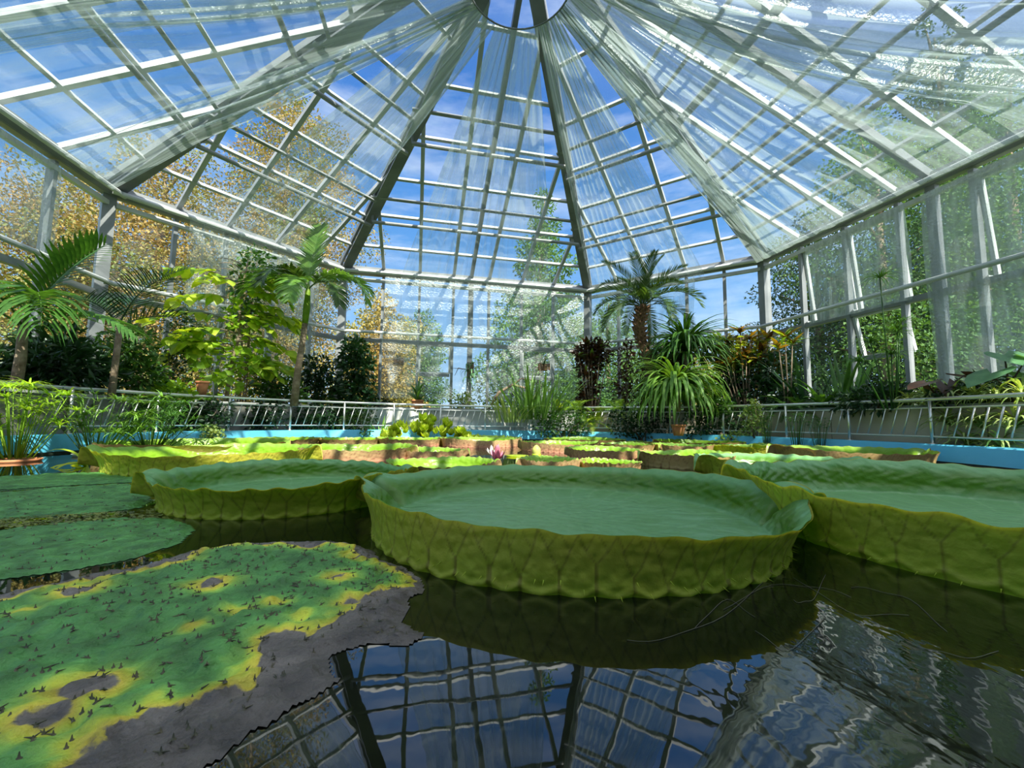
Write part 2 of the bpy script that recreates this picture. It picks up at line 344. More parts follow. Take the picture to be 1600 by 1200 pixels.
# roof: eight glazed slopes
TP = [.75, 1.62, 2.5, 3.38, 4.26, 5.14]
def clip(poly, a, b):  # keep the part of the polygon left of the line a->b
    out = []
    for i in range(len(poly)):
        p, q = poly[i], poly[(i+1) % len(poly)]
        sp = (b[0]-a[0])*(p[1]-a[1])-(b[1]-a[1])*(p[0]-a[0]); sq = (b[0]-a[0])*(q[1]-a[1])-(b[1]-a[1])*(q[0]-a[0])
        if sp >= 0: out.append(p)
        if sp*sq < 0: t = sp/(sp-sq); out.append((p[0]+(q[0]-p[0])*t, p[1]+(q[1]-p[1])*t))
    return out
for i, side in enumerate(SIDES):
    A, B = Z(C[i], ZE), Z(C[(i+1) % 8], ZE); u = (B-A).normalized(); ln = (B-A).length
    n3 = u.cross(AP-A).normalized(); n3 = n3 if n3.z > 0 else -n3
    w = n3.cross(u).normalized(); w = w if w.z > 0 else -w
    ax = ((AP-A).dot(u), (AP-A).dot(w))
    RO_ = struct('ceiling_'+side, None, 'sloping glass roof facet above the %s wall' % side.replace('_', ' '))
    def Q(s, t, o=0): return A+u*s+w*t-n3*o
    def par(nm, mb, mt): return link(nm, mb.mesh(mt, False), RO_)
    # rib along the hip at A: two white flanges with a dark web between
    d = (AP-A); nn = Vector((0, 0, 1)); sd = d.cross(nn).normalized(); up_ = sd.cross(d).normalized()
    a_, b_ = A, A+d*.93
    o1 = sd*.075
    par('rib', MB().beam(a_-up_*.16, b_-up_*.16, .20, .03, up_), steel_dark)
    par('rib_web', MB().beam(a_-up_*.07, b_-up_*.07, .05, .18, up_), steel_dark)
    par('rib_flange', MB().beam(a_+o1*1.3, b_+o1*.8, .05, .10, up_), steel_mid)
    par('rib_flange', MB().beam(a_-o1*1.3, b_-o1*.8, .05, .10, up_), steel_mid)
    S = [x*ln/(6.13 if ln > 5 else 4.06) for x in (LONG if ln > 5 else SHORT)]
    if ln > 5: S.append(ln*.49)
    S.sort()
    def tmax(s): return ax[1]*(s/ax[0]) if s < ax[0] else ax[1]*((ln-s)/(ln-ax[0]))
    for s in S:
        bold = ln > 5 and abs(s-ln*.49) < .01
        t1 = min(tmax(s), ax[1]*.93)
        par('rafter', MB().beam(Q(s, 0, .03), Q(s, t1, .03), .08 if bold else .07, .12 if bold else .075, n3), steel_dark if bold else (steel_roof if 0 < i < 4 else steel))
    for t in TP:
        fr = t/ax[1]
        if fr > .95: continue
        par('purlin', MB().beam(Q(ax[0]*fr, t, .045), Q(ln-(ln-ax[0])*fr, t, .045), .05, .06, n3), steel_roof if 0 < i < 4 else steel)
        if t in (1.62, 3.38):  # round tie pipe slung below the purlin
            fr = (t+.12)/ax[1]; o = .30
            par('tie_pipe', MB().tube([Q(ax[0]*fr, t+.12, 0)-Vector((0, 0, o)), Q(ln-(ln-ax[0])*fr, t+.12, 0)-Vector((0, 0, o))], .036, 10), steel_mid)
            par('truss_bar', MB().beam(Q(ax[0]*fr, t+.5, .16), Q(ln-(ln-ax[0])*(t+.5)/ax[1]-.1, t+.5, .16), .05, .04, n3), steel_mid)
            par('hanger', MB().beam(Q(ax[0]*fr, t+.12, .1), Q(ax[0]*fr, t+.12, 0)-Vector((0, 0, o)), .04, .04), steel_dark)
    SE = [0]+S+[ln]; TE = [0]+TP+[ax[1]]
    for a in range(len(SE)-1):
        for b in range(len(TE)-1):
            poly = [(SE[a], TE[b]), (SE[a+1], TE[b]), (SE[a+1], TE[b+1]), (SE[a], TE[b+1])]
            poly = clip(clip(poly, ax, (0, 0)), (ln, 0), ax)
            if len(poly) < 3: continue
            ar = abs(sum(poly[k][0]*poly[(k+1) % len(poly)][1]-poly[(k+1) % len(poly)][0]*poly[k][1] for k in range(len(poly))))/2
            if ar < .01: continue
            link('pane', MB().add([Q(s, t, -.01) for s, t in poly], [tuple(range(len(poly)))]).mesh(glass, False), RO_)
    # gutter inside the eave
    par('eave_gutter', MB().beam(Q(0, .03, .14), Q(ln, .03, .14), .12, .08, n3), steel_mid)
m = MB(); m.lathe([(.0, .1), (.35, .05), (.42, -.12), (.42, -.2), (.3, -.2)], 24, (AP.x, AP.y, AP.z)); struct('trim_2', m.mesh(steel_dark), 'grey steel crown piece where the roof ribs meet')
# unseen block added behind the camera to keep the sun off the near pads
m = MB(); m.box((3.2, -3.4, 2.7), (11, 1.8, 7.8), Matrix.Rotation(.12, 3, 'Z')); m.box((3.2, -3.4, 6.7), (11.4, 2.2, .25), Matrix.Rotation(.12, 3, 'Z'))
blocker = struct('sun_blocker', m.mesh(mat('blocker_white', (.72, .72, .68), (.80, .80, .76), 2, .9), False), 'unseen white block added behind the viewer to shade the near pads')  # white so that its face bounces sky light into the shaded side

# ------------------------------------------------------------------ planting beds
BZ = .62
def inset(dist):
    out = []
    cx = sum(c.x for c in C)/8; cy = sum(c.y for c in C)/8
    for i in range(8):
        A0, A1, A2 = C[i-1], C[i], C[(i+1) % 8]
        u1 = (A1-A0).normalized(); u2 = (A2-A1).normalized(); n1 = Vector((u1.y, -u1.x, 0)); n2 = Vector((u2.y, -u2.x, 0))
        bis = (n1+n2); out.append(A1+bis*(dist/(1+n1.dot(n2))))
    return out
INN = inset(1.0)
for i in (0, 1, 2, 3, 4):
    A, B, A2, B2 = INN[i], INN[(i+1) % 8], C[i], C[(i+1) % 8]
    bd = thing('planting_bed', 'raised bed of dark soil along the %s glass wall' % SIDES[i].replace('_', ' '), 'planting bed', group='raised beds round the pool')
    link('soil', MB().add([Z(A, BZ), Z(B, BZ), Z(B2, BZ), Z(A2, BZ)], [(0, 1, 2, 3)]).mesh(soil, False), bd)
    u = (B-A).normalized(); ln = (B-A).length; mt = beige if i >= 3 else (greyp if i == 2 else concrete_dk); k = max(2, round(ln/1.6))
    for j in range(k):
        a, b = A+u*(ln*j/k+.006), A+u*(ln*(j+1)/k-.006)
        link('panel', MB().beam(Z(a, .33), Z(b, .33), .03, .62).mesh(mt, False), bd)
    link('coping', MB().beam(Z(A, BZ+.035), Z(B, BZ+.035), .10, .03).mesh(steel_mid if i >= 3 else greyp, False), bd)
    link('recess_shade', MB().beam(Z(A, -.25), Z(B, -.25), .03, .5).mesh(blackm, False), bd)  # black strip standing in for the shade in the recess under the bed

# ------------------------------------------------------------------ railing on the pool wall
rl = thing('railing', 'stainless steel railing with slanted bars on the blue pool wall', 'railing')
ZT = .725; RR = RI+.13
def railarc(z, r, t0, t1, dr=0, n=120):
    return [Z(pool_pt(t0+(t1-t0)*i/n, RR+dr), z) for i in range(n+1)]
T0, T1 = R(-62), R(242)
link('top_rail', MB().tube(railarc(ZT, 0, T0, T1), .022, 8).mesh(chrome), rl)
link('middle_rail', MB().tube(railarc(ZT-.10, 0, T0, T1), .010, 6).mesh(chrome), rl)
link('bottom_rail', MB().tube(railarc(.29, 0, T0, T1), .011, 6).mesh(chrome), rl)
def angle_at_px(px):
    d = ray(px, 660); best = None
    for k in range(3000):
        t = R(-20)+R(230)*k/3000; p = pool_pt(t, RR)
        if p.y < .3: continue
        e_ = abs(p.x/p.y-d.x/d.y)
        if best is None or e_ < best[0]: best = (e_, t)
    return best[1]
pt = sorted([angle_at_px(x) for x in (245, 357, 453, 537, 615, 688, 758, 827, 898, 969, 1047, 1130, 1228, 1327, 1455)])
st = R(11.6)
while pt[0]-st > T0: pt.insert(0, pt[0]-st)
while pt[-1]+st < T1: pt.append(pt[-1]+st)
pm = MB().tube([(0, 0, 0), (0, 0, ZT-.2)], .020, 10).lathe([(.05, 0), (.05, .008), (.02, .012)], 12).mesh(chrome)
bm_ = MB().tube([(-.05, 0, 0), (.05, 0, ZT-.39)], .0085, 6).mesh(chrome)
for k, t in enumerate(pt):
    p = pool_pt(t, RR); tg = pool_pt(t-.01, RR)-p; a = math.atan2(tg.y, tg.x)
    link('post', pm, rl, Z(p, .2), (0, 0, a))
    if k+1 < len(pt):
        nb = max(3, round((pool_pt(pt[k+1], RR)-p).length/.135))
        for j in range(1, nb):
            tt = t+(pt[k+1]-t)*j/nb; q = pool_pt(tt, RR); tg = pool_pt(tt-.01, RR)-q
            link('bar', bm_, rl, Z(q, .29), (0, 0, math.atan2(tg.y, tg.x)))

# ------------------------------------------------------------------ curtain hoop and films
HC = Vector((.03, 4.51, 5.66)); HR = .64
hp = thing('curtain_hoop', 'thin dark metal hoop gathering the films under the roof peak', 'hoop', HC)
link('hoop', MB().tube([(HR*math.cos(a), HR*math.sin(a), 0) for a in [2*math.pi*k/48 for k in range(49)]], .012, 6).mesh(steel_dark), hp)
for k in range(6):
    a = 2*math.pi*k/6+.2; link('hanger_wire', MB().tube([(HR*math.cos(a), HR*math.sin(a), 0), (.2*math.cos(a), .2*math.sin(a), .95)], .004, 4).mesh(steel_dark), hp)
def grid_mesh(P, mt, uvs=(1, 1)):
    nu, nv = P.shape[:2]
    me = bpy.data.meshes.new('sheet')
    idx = np.arange(nu*nv).reshape(nu, nv)
    f = np.stack([idx[:-1, :-1], idx[1:, :-1], idx[1:, 1:], idx[:-1, 1:]], -1).reshape(-1, 4)
    me.from_pydata(P.reshape(-1, 3).tolist(), [], f.tolist()); me.materials.append(mt)
    me.polygons.foreach_set('use_smooth', [True]*len(me.polygons))
    uvl = me.uv_layers.new(name='UVMap')
    U, V = np.meshgrid(np.linspace(0, uvs[0], nu), np.linspace(0, uvs[1], nv), indexing='ij')
    UV = np.stack([U.ravel(), V.ravel()], -1)[f.ravel()]
    uvl.data.foreach_set('uv', UV.astype(np.float32).ravel()); me.update(); return me
def wallpos(s_tot):  # walk along the eave ring; corner index + distance
    i = int(s_tot); fr = s_tot-i; A, B = C[i % 8], C[(i+1) % 8]; return A+(B-A)*fr
def roof_z(x, y):  # height of the glass slope over a point in plan
    best = 9
    for i in range(8):
        A, B = C[i], C[(i+1) % 8]; u = (B-A).normalized(); nin = Vector((u.y, -u.x, 0))
        dd = (Vector((x, y, 0))-A).dot(nin); da = (Vector((AP.x, AP.y, 0))-A).dot(nin)
        best = min(best, ZE+(AP.z-ZE)*dd/da)
    return best
def curtain(label, a0, a1, e0, e1, folds, sag=.15, amp=.05, zend=3.86, seed=0, drop=0, nu=150, nv=44, inn=.35, amp_end=.6, bunch=0, fm=None):
    rs = np.random.RandomState(seed); u = np.linspace(0, 1, nu); v = np.linspace(0, 1, nv)
    P = np.zeros((nu, nv, 3)); ph = rs.rand(6)*6.28; fq = folds*(.5+rs.rand(6))
    wob = sum(np.sin(2*math.pi*fq[k]*u+ph[k])/(1+.4*k) for k in range(6))/2.2
    wl = sum(np.sin(2*math.pi*fq[k]*.35*u+ph[k]) for k in range(3))/2
    for i in range(nu):
        a = a0+(a1-a0)*u[i]; rp = Vector((HC.x+HR*math.cos(a), HC.y+HR*math.sin(a), HC.z))
        ue = u[i]+bunch*math.sin(2*math.pi*u[i]*3)*.02
        ep = wallpos(e0+(e1-e0)*min(1, max(0, ue))); cdir = (Vector((AP.x, AP.y, 0))-ep).normalized(); ep = ep+cdir*inn
        ep = Vector((ep.x, ep.y, zend))
        lat = (ep-rp).cross(Vector((0, 0, 1))).normalized()
        for j in range(nv):
            t = v[j]; p = rp.lerp(ep, t)
            p.z -= sag*4*t*(1-t)*(1+.35*wl[i]*t)
            am = amp*(.55+amp_end*t)
            p.z += wob[i]*am-.0; p += lat*(wob[(i+7) % nu]*am*.8*(1-t*.5))
            lim = roof_z(p.x, p.y)-.42
            if p.z > lim: p.z = lim+(p.z-lim)*.1
            P[i, j] = p
    if drop:
        D = P[:, -1:, :].repeat(10, 1).copy()
        for k in range(10): D[:, k, 2] -= drop*(k+1)/10; 
        P = np.concatenate([P, D], 1)
    o = link('film_curtain', grid_mesh(P, fm or film, (1, 1))); tag(o, label, 'curtain', 'clear films draped from the hoop')
    return o
curtain('clear film swept from the hoop over the left glass slope', R(158), R(222), .80, -.45, 9, .22, .06, seed=1, zend=4.0)
curtain('clear film fanned from the hoop to the back left wall', R(118), R(160), 1.78, 1.22, 8, .12, .05, seed=2, drop=1.5, zend=3.8)
curtain('wide clear film hung in pleats from the hoop to the back wall', R(66), R(117), 2.84, 2.20, 16, .05, .045, seed=3, drop=.2, zend=3.85, nu=220)
curtain('clear film fanned from the hoop to the back right wall', R(40), R(66), 3.74, 3.04, 12, .06, .045, seed=4, drop=.15, zend=3.8)
curtain('clear film swept from the hoop over the right glass slope', R(-6), R(38), 4.62, 4.04, 10, .20, .06, seed=5, zend=3.92, fm=film_dense)
curtain('loose clear film swept over the right slope toward the front', R(-50), R(-6), 5.10, 4.60, 9, .38, .09, seed=6, zend=3.95, fm=film_dense)
curtain('thick bunched film rope along the upper left slope', R(172), R(186), .57, .49, 4, .16, .08, seed=21, zend=4.05, nu=90, fm=film_dense)
curtain('bunched film edge over the back left rib', R(143), R(158), .96, .80, 5, .14, .06, seed=22, zend=4.0, nu=90, fm=film_dense)
curtain('thick bunched film rope along the upper right slope', R(-12), R(4), 4.86, 4.70, 5, .40, .08, seed=23, zend=4.05, nu=90, fm=film_dense)
curtain('bunched film edge over the back right rib', R(28), R(42), 4.12, 4.0, 5, .14, .06, seed=24, zend=3.95, nu=90, fm=film_dense)
def wallfilm(label, i, s0, s1, z0, z1, seed, o=.12, amp=.03, folds=5):
    A, B = C[i], C[(i+1) % 8]; u = (B-A).normalized(); nin = Vector((u.y, -u.x, 0)); rs = np.random.RandomState(seed)
    nu, nv = 70, 14; P = np.zeros((nu, nv, 3)); ph = rs.rand(4)*6
    for a in range(nu):
        f = a/(nu-1)
        w = sum(math.sin(6.28*folds*(k+1)*.6*f+ph[k])/(k+1) for k in range(4))*.5
        for b in range(nv):
            g_ = b/(nv-1); p = A+u*(s0+(s1-s0)*f+.02*math.sin(g_*5+ph[0]))+nin*(o+amp*w*(.25+g_)); P[a, b] = (p.x, p.y, z1+(z0-z1)*g_)
    ob = link('wall_film', grid_mesh(P, film_right if i == 4 else film_wall)); return tag(ob, label, 'film', 'clear films hung against the glass walls')
wallfilm('clear film hanging against the back glass wall', 2, .95, 5.9, .9, 3.75, 11, .27, .04, 7)
wallfilm('clear film against the back left wall behind the lime tree', 1, 1.0, 3.3, 1.2, 3.7, 12, .27)
wallfilm('clear film over the far upper windows of the right wall', 4, 1.1, 2.75, 2.25, 3.72, 13, .12, .02, 3)
wallfilm('long clear film over the near part of the right wall', 4, 2.95, 5.9, .9, 3.72, 14, .14, .03, 5)
wallfilm('clear film over the upper panes of the left wall', 0, 2.6, 5.05, 2.5, 3.72, 15, .14, .02, 3)
wallfilm('thin clear film against the back right wall behind the date palm', 3, .2, 2.7, 2.4, 3.7, 16, .27, .02, 3)

# floodlights on the ribs, hoses on the right rib
for k, (px, py, Y, lab) in enumerate(((317, 216, 6.6, 'small grey floodlight on the rib above the back left corner'), (578, 344, 8.4, 'small grey floodlight on the rib left of the back wall'), (896, 376, 9.3, 'small grey floodlight on the rib right of the back wall'), (1127, 312, 7.7, 'small grey floodlight on the rib above the right corner'))):
    t = thing('floodlight', lab, 'floodlight', atY(px, py, Y), 0, 'floodlights on the roof ribs')
    link('housing', MB().box((0, 0, 0), (.16, .10, .11)).mesh(steel_dark, False), t); link('lens', MB().box((0, -.052, -.005), (.13, .006, .085)).mesh(white_cl, False), t)
    link('bracket', MB().tube([(-.085, 0, 0), (-.085, 0, .12), (.085, 0, .12), (.085, 0, 0)], .01, 6).mesh(steel_dark), t)
def roof_hit(px, py, gap):
    d = ray(px, py); t = .5
    while t < 20:
        p = CAM+d*t
        if p.z > roof_z(p.x, p.y)-gap: return p
        t += .01
    return p
for k, (dx, lab) in enumerate(((0, 'black hose running down beside the right roof rib'), (9, 'second black hose beside the right roof rib'))):
    pts = [roof_hit(1009+dx, 176, .4), roof_hit(1010+dx, 163, .3), roof_hit(1024+dx, 168, .35), roof_hit(1062+dx, 232, .35), roof_hit(1110+dx, 312, .35), roof_hit(1148+dx*.6, 364, .35), roof_hit(1188, 404, .3)]
    tag(link('hose', MB().tube(pts, .010, 6).mesh(blackm)), lab, 'hose', 'black hoses by the right rib')

# ------------------------------------------------------------------ giant lily pads
def np_mesh(V, Fq, mt, attrs=None, uv=None, smooth=True):
    me = bpy.data.meshes.new('m'); V = np.asarray(V, np.float32); Fq = np.asarray(Fq, np.int32)
    me.vertices.add(len(V)); me.vertices.foreach_set('co', V.ravel())
    me.loops.add(Fq.size); me.loops.foreach_set('vertex_index', Fq.ravel()); me.polygons.add(len(Fq))
    me.polygons.foreach_set('loop_start', np.arange(0, Fq.size, Fq.shape[1], dtype=np.int32))
    me.polygons.foreach_set('loop_total', np.full(len(Fq), Fq.shape[1], np.int32))
    me.update(calc_edges=True); me.validate()
    if smooth: me.polygons.foreach_set('use_smooth', np.ones(len(me.polygons), bool))
    for k, a in (attrs or {}).items():
        at = me.attributes.new(k, 'FLOAT', 'POINT'); at.data.foreach_set('value', np.asarray(a, np.float32).ravel())
    me.materials.append(mt); return me
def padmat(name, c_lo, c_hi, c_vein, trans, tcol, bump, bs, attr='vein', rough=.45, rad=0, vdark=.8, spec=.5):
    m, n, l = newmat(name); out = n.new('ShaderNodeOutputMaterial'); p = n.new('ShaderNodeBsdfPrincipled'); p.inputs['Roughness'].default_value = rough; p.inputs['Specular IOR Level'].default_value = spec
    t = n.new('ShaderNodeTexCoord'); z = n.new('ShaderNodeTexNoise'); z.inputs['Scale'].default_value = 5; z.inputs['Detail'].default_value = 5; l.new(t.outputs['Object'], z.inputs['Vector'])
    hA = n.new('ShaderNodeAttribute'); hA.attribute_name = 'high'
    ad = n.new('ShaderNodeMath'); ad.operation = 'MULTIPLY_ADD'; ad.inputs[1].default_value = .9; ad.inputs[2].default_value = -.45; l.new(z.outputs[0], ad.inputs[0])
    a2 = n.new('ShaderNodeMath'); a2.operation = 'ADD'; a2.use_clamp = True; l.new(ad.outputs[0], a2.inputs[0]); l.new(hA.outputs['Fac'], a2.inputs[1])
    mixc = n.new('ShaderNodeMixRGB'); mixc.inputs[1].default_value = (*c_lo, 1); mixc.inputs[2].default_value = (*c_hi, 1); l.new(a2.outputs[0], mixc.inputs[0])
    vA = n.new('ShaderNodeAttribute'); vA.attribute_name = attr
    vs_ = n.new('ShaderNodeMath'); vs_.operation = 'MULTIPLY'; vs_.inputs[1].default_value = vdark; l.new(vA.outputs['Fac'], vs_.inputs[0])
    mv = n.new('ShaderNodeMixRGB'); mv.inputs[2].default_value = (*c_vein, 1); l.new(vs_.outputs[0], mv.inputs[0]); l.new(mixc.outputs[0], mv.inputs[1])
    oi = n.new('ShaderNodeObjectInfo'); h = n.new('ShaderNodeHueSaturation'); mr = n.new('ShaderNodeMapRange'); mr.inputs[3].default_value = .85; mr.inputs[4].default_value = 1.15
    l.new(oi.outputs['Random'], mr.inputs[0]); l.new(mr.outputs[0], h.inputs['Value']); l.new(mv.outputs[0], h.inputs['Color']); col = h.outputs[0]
    l.new(col, p.inputs['Base Color'])
    z2 = n.new('ShaderNodeTexVoronoi'); z2.inputs['Scale'].default_value = bs; z2.feature = 'SMOOTH_F1'
    z3 = n.new('ShaderNodeTexNoise'); z3.inputs['Scale'].default_value = bs*.6; z3.inputs['Detail'].default_value = 4
    l.new(t.outputs['Object'], z2.inputs['Vector']); l.new(t.outputs['Object'], z3.inputs['Vector'])
    mm = n.new('ShaderNodeMath'); mm.operation = 'ADD'; l.new(z2.outputs['Distance'], mm.inputs[0]); l.new(z3.outputs[0], mm.inputs[1])
    b = n.new('ShaderNodeBump'); b.inputs['Strength'].default_value = bump; b.inputs['Distance'].default_value = .02; l.new(mm.outputs[0], b.inputs['Height']); l.new(b.outputs[0], p.inputs['Normal'])
    tr = n.new('ShaderNodeBsdfTranslucent'); q = n.new('ShaderNodeMixRGB'); q.blend_type = 'MULTIPLY'; q.inputs[0].default_value = 1; q.inputs[2].default_value = (*tcol, 1)
    l.new(col, q.inputs[1]); l.new(q.outputs[0], tr.inputs[0]); ms = n.new('ShaderNodeMixShader'); ms.inputs[0].default_value = trans
    l.new(p.outputs[0], ms.inputs[1]); l.new(tr.outputs[0], ms.inputs[2]); l.new(ms.outputs[0], out.inputs[0]); return m
blade_far = padmat('lily_pad_upper_sunny', (.26, .46, .07), (.24, .44, .02), (.38, .56, .12), .30, (1.3, 1.3, .5), .35, 26, rough=.36, vdark=.5)  # copy for the far pads, warm sunlight put into its yellower green
blade_in = padmat('lily_pad_upper', (.20, .44, .175), (.085, .22, .010), (.34, .58, .28), .28, (1.3, 1.3, .5), .35, 26, rough=.36, vdark=.5)  # copy for the near pads, sky sheen of the shade put into its bluer green
under_olive = padmat('lily_pad_under_olive', (.52, .62, .055), (.50, .44, .05), (.14, .07, .02), .40, (1.5, 1.5, .5), .35, 40, rough=.6, vdark=.6)
under_pink = padmat('lily_pad_under_pink', (.60, .26, .17), (.62, .44, .20), (.30, .08, .05), .25, (1.2, 1, .7), .2, 30, rough=.6)
under_tan = padmat('lily_pad_under_tan', (.42, .34, .13), (.46, .30, .12), (.22, .10, .04), .25, (1.3, 1.1, .6), .2, 30, rough=.6)
def giant_pad(label, cx, cy, Rb, hgt=.13, notch=2.8, und=under_olive, nth=420, nz=14, seed=0, flare=.045, tip=.07, sp=.092, opp=True, wav=.006, ell=1.0, tips=(1, 1), upper=None):
    rs = np.random.RandomState(seed); th = np.linspace(0, 2*np.pi, nth, endpoint=False)
    t = thing('giant_lily_pad', label, 'lily pad', (cx, cy, 0), 0, 'giant water lily pads')
    notches = [(notch, tips[0])]+([(notch+math.pi+rs.uniform(-.15, .15), tips[1])] if opp else [])
    def wrap(a): return (a+np.pi) % (2*np.pi)-np.pi
    low = sum(np.sin((k+1)*th+rs.rand()*6.28)/(k+1) for k in range(5))
    Rth = Rb*(1+.012*low)
    H = hgt*(1+.07*sum(np.sin((k+2)*th+rs.rand()*6.28)/(k+1) for k in range(4)))
    FL = flare*(1+.5*sum(np.sin((k+1)*th+rs.rand()*6.28)/(k+1) for k in range(3)))
    FL = np.maximum(FL, .01)
    for a, w in notches:
        d = wrap(th-a); FL = FL+w*tip*np.exp(-(np.abs(d)/.13)**1.5); H = H*(1-.72*np.exp(-(d/.03)**2))*(1+.10*np.exp(-((np.abs(d)-.10)/.06)**2))
    lipw = wav*sum(np.sin(k*th+rs.rand()*6.28)/2 for k in (17, 29, 43))
    nf, nr_ = 16, nz
    V = []; vein = []; high = []
    for j in range(1, nf+1):
        f = j/nf; r = Rth*.96*f
        rip = .0025*np.sin(th*rs.randint(20, 30)+f*9)*f
        V.append(np.stack([r*np.cos(th), r*np.sin(th)*ell, .016+rip+0*th+.004*f], -1))
        nv_ = 36 if f > .5 else 18
        vein.append(np.exp(-(np.abs(wrap(th*nv_+.6*np.sin(f*9+th*3)))/(.35))**2)*.8*min(1, f*1.6-.1)); high.append(0*th+.12*f)
    for j in range(1, nr_+1):
        s = j/nr_; ang = s*1.0
        # floor turns up through a tight bend, then flares at the lip
        r = Rth*.96+Rth*.03*min(1, s*4)+FL*s**2.2; z = .02+(H-.02)*(s**.9)
        qu = .0035*np.sin(th*Rb/.018+np.sin(s*12)*1.4)*np.sin(s*17+th*7)*math.sin(math.pi*s)
        z = z+lipw*s; r = r+qu+.006*np.sin(th*23+s*5)*s*(1-s)
        V.append(np.stack([r*np.cos(th), r*np.sin(th)*ell, z], -1)); vein.append(0*th+.10*(np.sin(s*20+th*60) > .6)); high.append(0*th+.05+1.15*math.sin(math.pi*min(1, s*1.2))**.7)
    rows = nf+nr_; c0 = len(V)*nth
    Vin = np.concatenate(V+[np.array([[0, 0, .0162]])]); k = np.arange(nth); k1 = (k+1) % nth
    fq = [np.stack([j*nth+k, j*nth+k1, (j+1)*nth+k1, (j+1)*nth+k], -1) for j in range(rows-1)]
    fq.append(np.stack([np.full(nth, c0), k, k1, k1], -1)[:, [0, 1, 2, 2]])
    F_ = np.concatenate(fq[:-1]); tri = np.stack([np.full(nth, c0), k, k1], -1)
    lip = V[-1]
    me = bpy.data.meshes.new('m'); me.from_pydata(Vin.tolist(), [], F_.tolist()+tri[:, [0, 2, 1]].tolist()); me.polygons.foreach_set('use_smooth', [True]*len(me.polygons))
    for nm, ar in (('vein', vein), ('high', high)):
        at = me.attributes.new(nm, 'FLOAT', 'POINT'); at.data.foreach_set('value', np.concatenate([np.concatenate(ar), [0]]).astype(np.float32))
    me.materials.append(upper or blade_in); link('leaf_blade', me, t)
    # outer side of the rim, ribbed, with toothed foot
    V = []; vein = []; high = []; nr2 = nz+6; u = th*Rb; nrib = max(6, round(2*math.pi*Rb/sp)); spx = 2*math.pi*Rb/nrib; jit = rs.uniform(-.25, .25, nrib+1); jit[-1] = jit[0]
    cell = u/spx; ci = np.floor(cell).astype(int) % nrib; cf = cell-np.floor(cell)
    x0 = jit[ci]*.5; x1 = 1+jit[(ci+1) % nrib]*.5
    cc = np.clip((cf-x0)/(x1-x0), 0, 1)       # 0..1 between two ribs
    tri_ = np.abs(cc-.5)*2                     # 1 on a rib, 0 mid cell
    s0r = rs.uniform(.3, .62, nrib)
    for j in range(nr2+1):
        s = j/nr2
        foot = .012*(1-tri_)                 # scalloped foot
        zb = -.03
        z = zb+(H+.001+lipw-zb)*s
        r = Rth*.985+Rth*.012*min(1, s*3)+FL*(max(0, s-.12)/.88)**2.2+.0045*(1-s**6)
        bul = .0045*np.sin(np.pi*cc)**.6*(1-s**2)*(.35+.65*min(1, s*3))*(1-.3*np.sin(s*20+ci*1.7))
        if j == nr2: bul = 0*bul
        r = r+bul
        if 0 < s < .4: r = r+.009*np.exp(-((s-.16-.10*tri_)/.045)**2)   # puckered shoulder above the foot
        V.append(np.stack([r*np.cos(th), r*np.sin(th)*ell, z], -1))
        dist = np.minimum(cc, 1-cc)*spx
        sA, sB = s0r[ci], s0r[(ci+1) % nrib]; ccw = cc+.035*np.sin(s*8+ci*2.3)*s
        brA = np.maximum(0, (s-sA)/(1-sA))**.8*.5; brB = np.maximum(0, (s-sB)/(1-sB))**.8*.5
        d2 = np.minimum(np.where(s > sA, np.abs(ccw-brA), 1), np.where(s > sB, np.abs(ccw-(1-brB)), 1))*spx
        br3 = max(0, s-.78)/.22*.25
        d3 = np.where(s > .78, np.minimum(np.abs(cc-(.29-br3)), np.abs(cc-(.71+br3)))*spx, 1)
        wv = .0028*(1-.35*s)+.0006
        ch = np.exp(-((s-(.17+.10*tri_+.03*np.sin(ci*2.1)))/.02)**2)*.35+np.exp(-((s-(.36+.12*tri_))/.02)**2)*.22
        vein.append(np.clip(np.exp(-(np.where(s <= np.where(cc < .5, sA, sB), dist, 1)/wv)**2)+np.exp(-(d2/wv)**2)*.8+np.exp(-(d3/wv)**2)*.6+ch, 0, 1)); high.append(0*th+s)
    Vo = np.concatenate(V); fq = np.concatenate([np.stack([j*nth+k, j*nth+k1, (j+1)*nth+k1, (j+1)*nth+k], -1) for j in range(nr2)])
    me = np_mesh(Vo, fq, und, {'vein': np.concatenate(vein), 'high': np.concatenate(high)}); link('rim', me, t)
    return t
def spines(t, Rb, n, seed, h0=.0, ell=1):
    rs = random.Random(seed); m = MB()
    for k in range(n):
        a = 2*math.pi*k/n+rs.uniform(-.02, .02); r = Rb+.012; d = Vector((math.cos(a), math.sin(a)*ell, -.25)); p = Vector((r*math.cos(a), r*math.sin(a)*ell, .012+rs.uniform(-.004, .03)))
        m.tube([p, p+d*.018], [.0018, .0003], 4, False)
    tag(link('spine', m.mesh(under_olive), t), None, None, None, 'stuff')
pa = giant_pad('large green lily pad in the middle front, its tray fully visible', .245, 1.765, .755, .148, 2.95, nth=1100, nz=22, seed=3, flare=.06, tip=.155, wav=.004, sp=.088)
spines(pa, .755, 120, 1)
pb = giant_pad('large lily pad at near right cut by the frame, with a tall ribbed olive rim', 1.95, 1.62, .92, .19, 2.62, nth=1100, nz=22, seed=5, flare=.05, tip=.11, wav=.008, sp=.10, opp=False)
spines(pb, .93, 120, 2)
giant_pad('shaded lily pad left of the front one, with a folded spout at its left', -1.16, 2.27, .555, .135, 3.45, nth=800, nz=18, seed=8, flare=.05, tip=.10, sp=.08)
giant_pad('long half-sunlit lily pad behind the shaded left pad, pointed at its left end', -2.50, 3.56, .70, .150, 3.55, nth=600, nz=14, seed=11, flare=.05, tip=.10, sp=.08, upper=blade_far)
